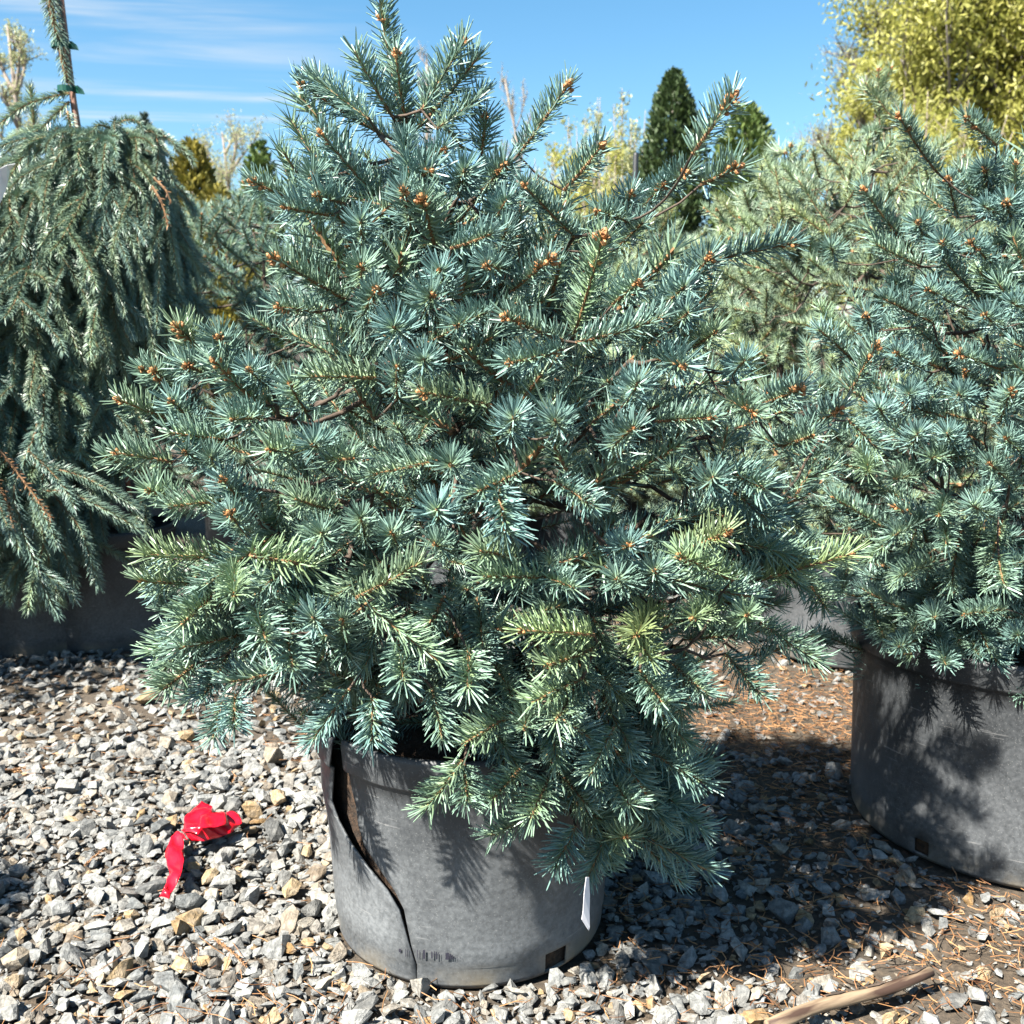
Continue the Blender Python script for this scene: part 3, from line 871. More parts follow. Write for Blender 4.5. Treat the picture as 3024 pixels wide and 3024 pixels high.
RIGHT = [
 (2638,360,2771,513,.05,.1,1.1),(2845,348,2944,430,.05,.1,1.0),(2547,575,2692,745,.06,.1,1.3),(2799,542,S,S,.10,.0,1.1),(2915,497,S,S,.10,.0,1.1),
 (2907,613,S,S,.10,.0,0),(3008,478,2985,720,.04,.2,1.0),(2866,722,S,S,.10,.0,1.1),(2775,725,S,S,.10,.0,1.0),(2704,663,S,S,.09,.0,.9),
 (2460,729,S,S,.09,.1,1.1),(2547,935,S,S,.09,.0,.9),(2821,1043,2960,1092,.05,.1,1.3),(2609,888,2755,952,.05,.0,0),(2976,1152,S,S,.11,.1,1.0),
 (2971,1299,S,S,.10,.1,.8),(2925,1375,S,S,.11,.1,1.0),(2743,1349,2855,1345,.06,.2,.5),(2785,1281,S,S,.09,.0,0),(2702,1281,S,S,.09,.0,0),
 (2826,1162,S,S,.09,.0,.5),(2764,1525,2800,1460,.06,.25,.6),(2635,1421,2720,1400,.06,.2,.5),(2800,1612,2790,1520,.05,.2,0),(2960,1745,2950,1640,.05,.2,0),
 (2764,1819,S,S,.09,.1,.5),(2782,1966,2790,1900,.08,.1,0),(2645,1911,2730,1880,.06,.05,0),(2837,1810,2970,1800,.05,.1,.5),(3002,1874,S,S,.09,.05,.4),
 (2640,1040,2720,1090,.06,.0,.8),(2680,1160,S,S,.09,.0,0),(2600,1200,S,S,.09,.0,0),(2640,1580,2720,1540,.06,.15,0),(2880,1490,S,S,.09,.1,0),(2900,930,S,S,.09,.0,.8),
 (2660,1700,2760,1660,.06,.2,0),(2960,600,S,S,.1,.0,1.0),(2990,900,S,S,.1,.0,0),(2745,850,2820,900,.06,.0,.8),
]
RX, RY = 0.965, 1.83
RPOT = (0.318, 0.300, 0.385)
hz3, ht3 = pot_angle(2720, 2512, RX, RY, *RPOT)
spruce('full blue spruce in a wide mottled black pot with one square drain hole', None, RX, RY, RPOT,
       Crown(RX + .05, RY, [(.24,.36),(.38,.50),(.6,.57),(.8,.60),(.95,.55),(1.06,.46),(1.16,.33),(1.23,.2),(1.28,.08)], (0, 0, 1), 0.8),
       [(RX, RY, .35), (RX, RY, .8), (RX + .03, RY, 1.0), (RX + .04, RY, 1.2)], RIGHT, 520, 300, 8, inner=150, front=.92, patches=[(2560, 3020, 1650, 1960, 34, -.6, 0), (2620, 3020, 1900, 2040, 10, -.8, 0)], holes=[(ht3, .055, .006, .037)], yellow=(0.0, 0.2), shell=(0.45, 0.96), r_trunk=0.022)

# rows behind
BG = 'blue spruces standing in the rows behind'
def back_spruce(label, px, py_top, y, R, seed, n=420, parts=240, pale=True, zlo=0.3, potr=0.25, squash=1.0, yel=(0.1, 0.45), shell=(0.6, 1.0), sharp=0.18):
    top = at(px, py_top, y); x, z1 = top[0], top[2]
    prof = [(zlo, R * .62), (zlo + (z1 - zlo) * .18, R * .92), (zlo + (z1 - zlo) * .38, R), (zlo + (z1 - zlo) * .6, R * .86), (zlo + (z1 - zlo) * .78, R * .58), (zlo + (z1 - zlo) * .9, R * (.14 + sharp)), (z1, R * .08)]
    lead = [(px, py_top, px + 6, py_top + 190 * 2.6 / y, 0.02, .3, 1.0)]
    return spruce(label, None, x, y, (potr, potr * .92, .36), Crown(x, y, prof, (0, 0, 9), 0.9), [(x, y, .33), (x, y, z1 * .7), (x, y, z1 - .12)],
                  lead, n, parts, seed, pale=pale, protos=FAR, yellow=yel, shell=shell, r_trunk=0.014, budp=.3, Lr=(.09, .155), inner=50)
back_spruce('pale blue spruce with a tall single leader behind the wide mottled pot', 2592, 205, 2.95, .62, 21, 520, 300, sharp=.03)
back_spruce('pale spruce in a plain black pot between and behind the two front pots', 2330, 430, 3.25, .60, 22, 520, 300, potr=.27)
back_spruce('pale low spruce seen past the upper right of the cracked-pot spruce', 1960, 560, 4.1, .62, 23, 420, 300)
back_spruce('rounded dusky blue spruce between the weeping spruce and the cracked-pot spruce', 770, 540, 3.7, .62, 24, 420, 300, pale=False, yel=(.0, .2), sharp=.5, shell=(.7, 1.0))
back_spruce('yellowish green spruce behind the staked weeping spruce', 20, 470, 4.2, .5, 25, 380, 300, yel=(.6, .95))
back_spruce('small spruce at the back left, pot rim catching the sun', 330, 760, 5.0, .45, 26, 300, 300, pale=False, zlo=.42, potr=.26)
back_spruce('blue spruce standing straight behind the crown of the cracked-pot spruce', 1330, 560, 3.6, .68, 28, 420, 300, pale=False)
back_spruce('wide blue spruce behind the right half of the cracked-pot spruce', 1720, 640, 3.9, .68, 29, 420, 300)
back_spruce('pale spruce far back at the right edge behind the wide mottled pot', 3060, 420, 3.3, .55, 27, 400, 300)

def side_spruce(label, x, y, z1, R, seed):
    zlo = .3
    prof = [(zlo, R * .7), (zlo + (z1 - zlo) * .3, R), (zlo + (z1 - zlo) * .6, R * .8), (zlo + (z1 - zlo) * .85, R * .4), (z1, R * .1)]
    spruce(label, None, x, y, (.23, .21, .35), Crown(x, y, prof, (0, 0, 9), 1.0), [(x, y, .33), (x, y, z1 * .6), (x, y, z1 - .1)], [], 300, 200, seed, protos=FAR, shell=(.3, 1.0))
side_spruce('blue spruce shading the gravel before the weeping spruces', -1.95, 2.48, 1.45, .60, 61)
side_spruce('smaller blue spruce shading the gravel beside the red tape', -1.42, 1.05, .95, .30, 62)
# ------------------------------------------------------------------ weeping spruces
def strand_geo(g, P, rs, nl=0.026, per_m=1000, rad=0.0012, twig=0.0030, kfwd=0.85):
    P = np.asarray(P, float)
    seg = np.linalg.norm(np.diff(P, axis=0), axis=1); cum = np.concatenate([[0], np.cumsum(seg)]); L = cum[-1]
    R = twig * (1.25 - 0.65 * cum / L)
    V_, F_ = tube(P, R, 5); g.add(V_, F_, 1)
    n = int(L * per_m)
    T, N, Bn = frames(P)
    u = (np.arange(n) + .5) / n * L
    ip = lambda A: np.stack([np.interp(u, cum, A[:, k]) for k in range(3)], -1)
    base, tg, n1, b1 = ip(P), nrm(ip(T)), nrm(ip(N)), nrm(ip(Bn))
    ph = np.arange(n) * 2.39996 + rs.normal(0, .3, n)
    rad_d = np.cos(ph)[:, None] * n1 + np.sin(ph)[:, None] * b1
    tipf = np.clip((u / L - .93) / .07, 0, 1)
    d = nrm(tg * (kfwd + tipf * 1.2)[:, None] + rad_d * 1.0 + np.array([0, 0, .15]) + rs.normal(0, .10, (n, 3)))
    ll = nl * rs.uniform(.8, 1.12, n)
    p0 = base + rad_d * twig * .5
    s1 = nrm(np.cross(d, tg + .01)); s2 = np.cross(d, s1)
    VV = []
    for k in range(3):
        a = k * 2.0944
        VV.append(p0 + (math.cos(a) * s1 + math.sin(a) * s2) * rad)
    mid = p0 + d * (ll * .6)[:, None] + tg * (ll * .05)[:, None]
    for k in range(3):
        a = k * 2.0944
        VV.append(mid + (math.cos(a) * s1 + math.sin(a) * s2) * rad * .95)
    VV.append(p0 + d * ll[:, None] + tg * (ll * .18)[:, None])
    VV = np.stack(VV, 1).reshape(-1, 3)
    loc = []
    for q in range(3):
        q2 = (q + 1) % 3
        loc += [(q, q2, q2 + 3), (q, q2 + 3, q + 3), (q + 3, q2 + 3, 6)]
    FF = (np.array(loc)[None] + (np.arange(n) * 7)[:, None, None]).reshape(-1, 3)
    tt = np.tile([0, 0, 0, .6, .6, .6, 1.0], n)
    g.add(VV, FF, 0, np.repeat(np.clip(rs.normal(.55, .25, n), 0, 1), 7), tt)
    return g
def strand_mesh(P, rs, dead=False, **kw):
    return strand_geo(Geo(), P, rs, **kw).mesh('hanging_branch', [M_DRY if dead else M_NEEDLEW, M_TWIG])
def droop(start, az, reach, drop, rise, n=16, wig=None):
    """out and over, then straight down"""
    o = np.array([math.cos(az), math.sin(az), 0]); t = np.linspace(0, 1, n)
    p = np.asarray(start) + o * (reach * (1 - np.exp(-3.0 * t)))[:, None]
    p[:, 2] += rise * np.sin(np.clip(t * 3.3, 0, math.pi)) - drop * t ** 1.7
    if wig is not None:
        k = wig.normal(0, .05, (4, 3)) * np.array([1, 1, .3])
        p += np.stack([np.interp(t, np.linspace(0, 1, 4), k[:, q]) for q in range(3)], -1) * t[:, None]
    return p
def resample(p, ds=0.03):
    seg = np.linalg.norm(np.diff(p, axis=0), axis=1); c = np.concatenate([[0], np.cumsum(seg)])
    n = max(6, int(c[-1] / ds)); u = np.linspace(0, c[-1], n)
    return np.stack([np.interp(u, c, p[:, k]) for k in range(3)], -1)

rsw = np.random.default_rng(77)
STRANDS = []
for drop_ in (.28, .36, .45, .55, .65, .78, .92):
    for v in range(4):
        reach_ = rsw.uniform(.12, .36)
        P = resample(droop((0, 0, 0), 0.0, reach_, drop_, rsw.uniform(.02, .13), wig=rsw), .03)
        P[:, 2] = np.where(P[:, 2] < .1, P[:, 2], P[:, 2]); g = Geo(); strand_geo(g, P, rsw)
        T_ = nrm(np.gradient(P, axis=0))
        for q in range(rsw.integers(3, 7)):              # side twigs
            i = rsw.integers(int(len(P) * .15), int(len(P) * .85)); sd = rsw.choice([-1, 1])
            d = nrm(T_[i] * .7 + np.array([rsw.normal(.15, .3), sd * rsw.uniform(.3, .9), 0])); l = rsw.uniform(.06, .20)
            e = P[i] + d * l + np.array([0, 0, -.35 * l])
            strand_geo(g, bez(P[i], P[i] + d * l * .4, e + [0, 0, .2 * l], e, 8), rsw, twig=.0022, nl=.022)
        STRANDS.append((drop_, g.mesh('hanging_branch', [M_NEEDLEW, M_TWIG])))
def weeping(label, x, y, stem_top, heads, n, seed, potr, stem=None, extra=()):
    rs = np.random.default_rng(seed)
    root = empty('weeping_blue_spruce', (x, y, 0), label, 'weeping spruce')
    O = np.array([x, y, 0])
    make_pot(root, potr, potr * .9, .36, M_POT2); make_soil(root, potr, potr * .9, .36, seed)
    st = np.asarray(stem if stem is not None else [(x, y, .33), (x, y, stem_top * .5), (x, y, stem_top)]) - O
    V_, F_ = tube(resample(st, .06), np.linspace(.02, .007, len(resample(st, .06))), 8)
    new_obj('trunk', tri_mesh('trunk', V_, F_, [M_BARK], smooth=True), root)
    for k in range(n):
        h = heads[rs.integers(len(heads))]
        (hx, hy, hz), rz, reach, drp = h
        z0 = hz - rs.uniform(0, rz)
        az = rs.uniform(0, 2 * math.pi)
        if rs.random() < .65: az = -math.pi / 2 + rs.normal(0, 1.0)
        want = min(z0 - .10, drp * rs.uniform(.35, 1.1))
        c_ = [q for q in STRANDS if q[0] <= want] or STRANDS[:4]
        q = c_[-1 - rs.integers(min(8, len(c_)))]
        o = new_obj('hanging_branch', q[1], root)
        o.location = np.array([hx, hy, z0]) - O; o.rotation_euler = (0, 0, az)
        sc = rs.uniform(.8, 1.05) * reach / .30; o.scale = (sc, sc if rs.random() < .5 else -sc, rs.uniform(.85, 1.0))
        o.color = (rs.uniform(0, .35), 0, 0, 1)
    for (pts, yel, kw) in extra:
        o = new_obj('hanging_branch', strand_mesh(resample(np.asarray(pts) - O), rs, **kw), root); o.color = (yel, 0, 0, 1)
    return root

AX, AY = float(at(240, 440, 3.05)[0]), 3.05
atop = at(238, 440, AY)
stem = [(AX, AY, .33), (AX, AY, 1.0), at(238, 430, AY), at(212, 270, AY), at(190, 120, AY), at(160, -60, AY)]
ex = [
 ([at(205, 275, AY - .02), at(150, 285, AY - .03), at(70, 310, AY - .05), at(0, 365, AY - .08), at(-60, 430, AY - .10)], .25, {}),
 ([at(100, 370, AY), at(95, 310, AY), at(88, 255, AY)], .5, {}),
 ([at(205, 300, AY - .02), at(130, 370, AY - .05), at(75, 440, AY - .08), at(50, 520, AY - .1)], .35, {}),
 ([at(200, 330, AY - .05), at(215, 400, AY - .10), at(205, 470, AY - .12)], .15, {}),
 ([at(195, 410, AY - .05), at(120, 430, AY - .1), at(60, 470, AY - .14), at(10, 560, AY - .18)], .35, {}),
 ([at(140, -60, AY - .045), at(153, 40, AY - .05), at(178, 130, AY - .05)], .1, {'twig': .010, 'nl': .034, 'per_m': 1500}),
 ([at(180, 140, AY - .045), at(188, 190, AY - .045), at(200, 245, AY - .045)], .1, {'twig': .008, 'per_m': 900}),
 ([at(455, 525, AY - .38), at(490, 560, AY - .39), at(505, 600, AY - .39)], 0, {'dead': True, 'per_m': 160, 'nl': .010}),
 ([at(450, 550, AY - .38), at(480, 600, AY - .39), at(497, 670, AY - .39)], 0, {'dead': True, 'per_m': 200, 'nl': .012}),
]
zt = atop[2]
heads = [((AX + .02, AY, zt), .06, .26, .75), ((AX + .13, AY - .04, zt + .01), .05, .25, .70), ((AX + .09, AY - .05, zt - .05), .12, .26, .65), ((AX - .12, AY - .06, zt - .12), .15, .30, .8),
         ((AX + .06, AY - .05, zt - .20), .30, .28, .6), ((AX - .05, AY - .08, zt - .40), .25, .30, .5)]
wa = weeping('tall weeping blue spruce tied to a thin stake with green tape', AX, AY, 1.9, heads, 170, 31, .20, stem, ex)
arm = np.array([at(238, 440, AY), at(330, 425, AY - .03), at(420, 430, AY - .06)]) - np.array([AX, AY, 0])
V_, F_ = tube(resample(arm, .04), .008, 6)
new_obj('branch', tri_mesh('branch', V_, F_, [M_BARK], smooth=True), wa)
sk = np.array([at(243, 480, AY - .015), at(210, 230, AY - .025), at(172, -80, AY - .03)]) - np.array([AX, AY, 0])
sk = np.vstack([[0.10, -.02, .30], sk]); V_, F_ = tube(sk, .0075, 8)
new_obj('stake', tri_mesh('stake', V_, F_, [M_STAKE], smooth=True), wa)
for (ty, cx_, w_) in ((138, 190, 34), (268, 208, 34)):
    g = Geo(); c = at(cx_, ty, AY - .02) - np.array([AX, AY, 0])
    ring = np.array([(c[0] + .024 * math.cos(a) - .006, c[1] + .026 * math.sin(a) - .012, c[2]) for a in np.linspace(0, 2 * math.pi, 17)[:-1]])
    V2 = np.vstack([ring + [0, 0, -.008], ring + [0, 0, .008]]); F2 = []
    for k in range(16): F2 += [(k, (k + 1) % 16, 16 + (k + 1) % 16), (k, 16 + (k + 1) % 16, 16 + k)]
    g.add(V2, F2)
    # loose end of the tape
    q = c + np.array([.018, -.014, 0]); e = q + np.array([.024, -.004, -.004])
    g.add(np.array([q + [0, 0, -.010], q + [0, 0, .010], e + [0, 0, .004], e + [.006, 0, -.010], (q + e) / 2 + [0, -.006, .011], (q + e) / 2 + [0, -.006, -.011]]), [(0, 5, 4), (0, 4, 1), (5, 3, 2), (5, 2, 4)])
    o = new_obj('tie', g.mesh('tie', [M_TIE]), wa)
    md = o.modifiers.new('t', 'SOLIDIFY'); md.thickness = .0012

BX, BY = float(at(20, 800, 2.95)[0]), 3.0
btop = at(0, 790, 2.95)
ex2 = [([at(0, 1330, 2.58), at(70, 1420, 2.56), at(150, 1530, 2.55)], .0, {'dead': True, 'per_m': 260, 'nl': .014}),
       ([at(-20, 1400, 2.58), at(20, 1480, 2.56), at(40, 1560, 2.55)], .0, {'dead': True, 'per_m': 260, 'nl': .014}),
       ([at(100, 1370, 2.62), at(230, 1400, 2.6), at(310, 1440, 2.59), at(400, 1500, 2.6)], .1, {}),
       ([at(60, 1450, 2.62), at(200, 1450, 2.6), at(300, 1500, 2.59), at(410, 1560, 2.6)], .1, {}),
       ([at(150, 1450, 2.66), at(240, 1560, 2.64), at(290, 1730, 2.64)], .1, {}), ([at(120, 1450, 2.66), at(180, 1600, 2.64), at(220, 1720, 2.64)], .1, {})]
zb = btop[2]
heads2 = [((BX, BY, zb), .05, .34, .95), ((BX + .08, BY - .08, zb - .08), .10, .30, .92), ((BX - .1, BY - .12, zb - .02), .1, .32, .9), ((BX + .08, BY - .12, zb - .30), .2, .32, .65), ((BX, BY - .10, zb - .5), .1, .36, .5)]
weeping('low weeping blue spruce with dry tan twigs at its foot', BX, BY, btop[2], heads2, 140, 32, .19, None, ex2)

# ------------------------------------------------------------------ gravel
def rock_proto(rs, flat, npt=16):
    pts = rs.normal(0, 1, (npt, 3)); pts = nrm(pts) * rs.uniform(.66, 1.0, (npt, 1)); pts *= np.array([1.0, rs.uniform(.6, .85), flat])
    bm = bmesh.new()
    for p in pts: bm.verts.new(p)
    r = bmesh.ops.convex_hull(bm, input=bm.verts)
    bmesh.ops.delete(bm, geom=[e for e in r['geom_interior'] if isinstance(e, bmesh.types.BMVert)], context='VERTS')
    bmesh.ops.triangulate(bm, faces=bm.faces)
    bm.verts.index_update()
    V = np.array([v.co[:] for v in bm.verts]); F = np.array([[v.index for v in f.verts] for f in bm.faces])
    bm.free()
    return V, F
rsg = np.random.default_rng(3)
ROCKS = [rock_proto(rsg, rsg.uniform(.24, .48)) for _ in range(18)] + [rock_proto(rsg, rsg.uniform(.55, .75)) for _ in range(8)]
CHIPS = [rock_proto(rsg, rsg.uniform(.3, .6), 8) for _ in range(14)]
pots_xy = [(MX, MY, MPOT[1]), (RX, RY, RPOT[1])]
stones = []     # x, y, z, size, tone, tan
def bare(x, y):
    """share of open soil: trodden strip on the right, clean gravel on the left"""
    s = 1 / (1 + math.exp(-(x - 0.12 - 0.10 * math.sin(5 * y)) * 7))
    if y < 1.30 and x < .45: s *= .25
    return s
def scatter(y0, y1, step, smin, smax, zoff):
    y = y0
    while y < y1:
        hw = 0.56 * y + 0.22
        x = -hw
        while x < hw:
            xx = x + rsg.uniform(-.5, .5) * step; yy = y + rsg.uniform(-.5, .5) * step
            x += step
            if any(math.hypot(xx - q[0], yy - q[1]) < q[2] + .004 for q in pots_xy): continue
            if rsg.random() < bare(xx, yy) * .70: continue
            s = float(np.clip(rsg.lognormal(math.log(smin), .34), smin * .45, smax))
            tn = 1.0 if rsg.random() < (.035 if xx < .2 else .07) else (rsg.uniform(.15, .5) if rsg.random() < .25 else rsg.uniform(0, .1))
            tone = float(np.clip(rsg.normal(.58, .30), 0.02, 1))
            stones.append((xx, yy, gz(xx, yy) + zoff + rsg.uniform(-.2, .45) * s * .5, s, tone, tn))
        y += step * .9
scatter(0.95, 2.15, 0.019, 0.0135, 0.026, 0.000)
scatter(1.0, 2.15, 0.042, 0.0195, 0.032, 0.006)
scatter(0.98, 2.0, 0.0135, 0.0062, 0.010, -0.001)
scatter(2.15, 4.4, 0.027, 0.0165, 0.030, 0.0)
HAND = [(214,2446,55,1),(506,2457,72,1),(573,2585,60,1),(622,2618,82,1),(697,2618,72,1),(67,2780,66,1.2),(184,2768,60,1.1),(390,2727,58,1),(671,2765,52,1),(603,2862,62,1),
        (52,2858,104,.6),(41,2922,82,.8),(232,2918,62,1),(274,2937,62,.8),(363,2960,74,1.2),(296,2914,60,.5),(553,2198,72,1),(773,2153,48,1.1),(806,2070,60,1),(814,2107,50,1.1),
        (810,2260,120,.5),(748,2422,88,1),(822,2380,100,1),(740,2476,72,.8),(909,2534,66,1.1),(864,2650,84,1),(961,2695,62,.9),(1072,2949,68,.6),(1010,2923,50,1.2),(1463,3000,62,1),
        (1678,3010,66,1.1),(1818,2975,66,.9),(2379,2781,54,1),(2424,2902,98,.35),(2251,2607,84,.4),(2228,2932,84,.4),(2032,2683,44,1.2),(2678,2592,88,.6),(2627,3003,84,1.3),(2554,2629,62,.6),
        (2605,2505,92,.35),(265,2580,70,0),(120,2500,80,0),(420,2830,90,0),(300,2870,80,0),(120,2960,85,0),(190,2990,80,0),(480,2960,75,0),(560,2900,70,0.1),(720,2960,80,0),
        (1180,2960,75,0),(1320,2965,80,0),(1560,2940,80,.2),(1640,2890,75,0),(1900,2900,80,0),(2090,2820,70,0),(2160,2960,75,.1),(2740,2740,70,.1),(2860,2880,70,.1),(2900,2760,66,.1),(880,2200,34,1),(430,2090,80,1),(300,2010,70,.4),(120,1975,70,0),(260,2060,50,1)]
for (px, py, sz, tn) in HAND:
    p = on_ground(px, py); dep = project(p)[2]
    s = sz / FPX * dep * .52
    stones = [q for q in stones if math.hypot(q[0] - p[0], q[1] - p[1]) > s * .75 or q[2] < s * .15]
    stones.append((p[0], p[1], gz(p[0], p[1]) + s * .38, s, float(np.clip(rsg.normal(.72, .12), 0, 1)), min(tn, 1.0)))
def vis_size(q):
    px, py, dep = project(q[:3])
    return -q[3] / dep if (0 < px < 3024 and 1900 < py < 3024) else 0
stones.sort(key=vis_size)
def rock_xf(q, r):
    V, F = ROCKS[r] if r >= 0 else CHIPS[rsg.integers(14)]
    e = Matrix.Rotation(rsg.uniform(0, 6.28), 3, 'Z') @ Matrix.Rotation(rsg.normal(0, .38), 3, 'X') @ Matrix.Rotation(rsg.normal(0, .38), 3, 'Y')
    return np.array(e), V, F
for q in stones[:300]:
    r = rsg.integers(len(ROCKS)) if q[5] < .5 else 18 + rsg.integers(8)
    R, V, F = rock_xf(q, r)
    me = tri_mesh('stone', (V * q[3]) @ R.T, F, [M_STONE], attrs={'nv': np.full(len(V), q[4]), 'nt': np.full(len(V), q[5])})
    o = new_obj('stone', me, ground); o.location = q[:3]
g = Geo()
for q in stones[300:]:
    R, V, F = rock_xf(q, rsg.integers(len(ROCKS)) if q[3] > .011 and q[1] < 2.3 else -1)
    g.add((V * q[3]) @ R.T + np.array(q[:3]), F, 0, q[4], q[5])
new_obj('gravel', g.mesh('gravel', [M_STONE]), ground, 'stuff')

# fallen dry needles and bits of twig
g = Geo()
def dry_bits(n, cx, cy, sx, sy, lmin, lmax, r=0.0006):
    for _ in range(n):
        x, y = rsg.normal(cx, sx), rsg.normal(cy, sy)
        if any(math.hypot(x - q[0], y - q[1]) < q[2] + .01 for q in pots_xy): continue
        L = rsg.uniform(lmin, lmax); a = rsg.uniform(0, 6.28); z = gz(x, y) + rsg.uniform(.004, .018)
        d = np.array([math.cos(a), math.sin(a), rsg.normal(0, .15)]); k = np.array([-d[1], d[0], 0]) * rsg.normal(0, .15) * L
        P = np.array([(x, y, z)]) + np.outer([-.5, 0, .5], d * L) + np.outer([0, 1, 0], k)
        V_, F_ = tube(P, r, 3, False); g.add(V_, F_, 0, rsg.uniform(0, 1))
dry_bits(2200, .62, 1.70, .36, .42, .015, .034, .0008)
dry_bits(2200, .72, 2.30, .22, .28, .015, .032, .0008)
dry_bits(300, .62, 1.28, .25, .12, .02, .045)
dry_bits(220, -.45, 1.25, .35, .14, .015, .06)
dry_bits(300, -.8, 2.1, .4, .4, .015, .04)
dry_bits(90, -.2, 1.22, .2, .06, .015, .05)
new_obj('fallen_needles', g.mesh('fallen_needles', [M_DRY]), ground, 'stuff')

# ------------------------------------------------------------------ things lying on the gravel
def strip(pairs, sub=5, rs=None, wob=.002):
    """surface through pairs of edge points (px, py, height)"""
    A = np.array([on_ground(a[0], a[1], a[2]) for a, _ in pairs]); B = np.array([on_ground(b_[0], b_[1], b_[2]) for _, b_ in pairs])
    n = (len(pairs) - 1) * sub + 1; t = np.linspace(0, len(pairs) - 1, n); ti = np.arange(len(pairs))
    from_ = lambda Q: np.stack([np.interp(t, ti, Q[:, k]) for k in range(3)], -1)
    A, B = from_(A), from_(B); w = 7
    V = []
    for i in range(n):
        for k in range(w):
            u = k / (w - 1)
            p = A[i] * (1 - u) + B[i] * u
            V.append(p + np.array([0, 0, .006 * math.sin(u * math.pi) * math.sin(i * .8 + .5)]) + np.array(mnoise.noise_vector(Vector(p * 55))) * wob)
    F = []
    for i in range(n - 1):
        for k in range(w - 1):
            a = i * w + k; F += [(a, a + 1, a + 1 + w), (a, a + 1 + w, a + w)]
    return np.array(V), np.array(F)
def c2(x, y): return x * .3747, 2300 + y * .3747
def pr(a, b_, h0, h1): return ((*c2(*a), h0 + .012), (*c2(*b_), h1 + .012))
g = Geo()
for pairs in (
    [pr((1255,935),(1330,950),.012,.014), pr((1300,850),(1370,870),.030,.022), pr((1335,730),(1420,760),.022,.034), pr((1295,600),(1450,640),.026,.040), pr((1330,490),(1450,540),.040,.030), pr((1375,420),(1440,450),.034,.040), pr((1440,430),(1480,480),.044,.036)],
    [pr((1430,400),(1500,490),.040,.026), pr((1490,385),(1600,488),.050,.028), pr((1600,375),(1720,465),.052,.026), pr((1720,360),(1820,430),.046,.028), pr((1800,330),(1905,345),.036,.030), pr((1780,270),(1895,285),.034,.030), pr((1735,255),(1790,262),.030,.028)],
    [pr((1450,420),(1560,440),.040,.044), pr((1450,300),(1640,330),.038,.050), pr((1520,240),(1685,250),.034,.040), pr((1590,180),(1670,215),.030,.032)],
    [pr((1580,290),(1560,390),.048,.054), pr((1680,270),(1690,380),.052,.050), pr((1780,265),(1800,360),.040,.042)]):
    V_, F_ = strip(pairs); g.add(V_, F_)
rb = new_obj('red_ribbon', g.mesh('red_ribbon', [M_RED], True))
md = rb.modifiers.new('t', 'SOLIDIFY'); md.thickness = .0006
tag(rb, 'crumpled strip of shiny red tape lying on the grey gravel', 'ribbon')

# weathered stick
sp0 = on_ground(2270, 3035, .02); sp1 = on_ground(2745, 2868, .022)
t = np.linspace(0, 1, 14)[:, None]
P = sp0 * (1 - t) + sp1 * t + np.stack([0 * t[:, 0], .004 * np.sin(t[:, 0] * 5), .003 * np.sin(t[:, 0] * 7)], -1)
R = np.linspace(.0098, .0072, 14) * (1 + .06 * np.sin(np.linspace(0, 19, 14)))
L = np.linalg.norm(sp1 - sp0); Rm = axis_rot(sp0, sp1)
loc = (P - sp0) @ Rm
V_, F_ = tube(loc, R, 12)
a_ = np.arctan2(V_[:, 1], V_[:, 0])
stick = new_obj('wooden_stick', tri_mesh('wooden_stick', V_, F_, [M_WOOD], smooth=True)); stick.matrix_world = mat4(Rm, 1, sp0)
tag(stick, 'broken weathered stick with peeling bark lying on bare soil', 'stick')
# strip of bark still clinging to it
g = Geo(); bk = []
for i, u in enumerate(np.linspace(.35, .97, 9)):
    c = np.array([np.interp(u * L, loc[:, 2], loc[:, k]) for k in range(3)]); r = np.interp(u * L, loc[:, 2], R) + .0022
    for a in np.linspace(-1.0, -.15 + .25 * math.sin(i * 2), 5): bk.append(c + np.array([math.cos(a), math.sin(a), 0]) * r)
F_ = []
for i in range(8):
    for k in range(4):
        q = i * 5 + k; F_ += [(q, q + 1, q + 6), (q, q + 6, q + 5)]
o = new_obj('bark_strip', tri_mesh('bark_strip', bk, F_, [M_BARK], smooth=True), stick)

# dead twig on the gravel, left
P = np.array([on_ground(-40, 2285, .016), on_ground(40, 2276, .020), on_ground(110, 2268, .019), on_ground(168, 2262, .016)])
tw = new_obj('dead_twig', strand_mesh(resample(P - P[0], .01), rsg, nl=.008, per_m=1500, rad=.0009, twig=.0022, dead=True)); tw.location = P[0]
tag(tw, 'dry rust-brown spruce twig lying flat on the gravel', 'twig')
for pts in ([(632, 2770), (690, 2815), (724, 2850)], [(250, 2555), (285, 2525), (310, 2507)]):
    P = np.array([on_ground(a, b_, .024) for a, b_ in pts])
    tw2 = new_obj('dead_twig', strand_mesh(resample(P - P[0], .01), rsg, nl=.004, per_m=900, rad=.0007, twig=.0016, dead=True)); tw2.location = P[0]
    tag(tw2, 'thin bare tan twig on the gravel beside yellow stones' if pts[0][0] == 632 else 'tiny forked orange twig on gravel near the red tape', 'twig')

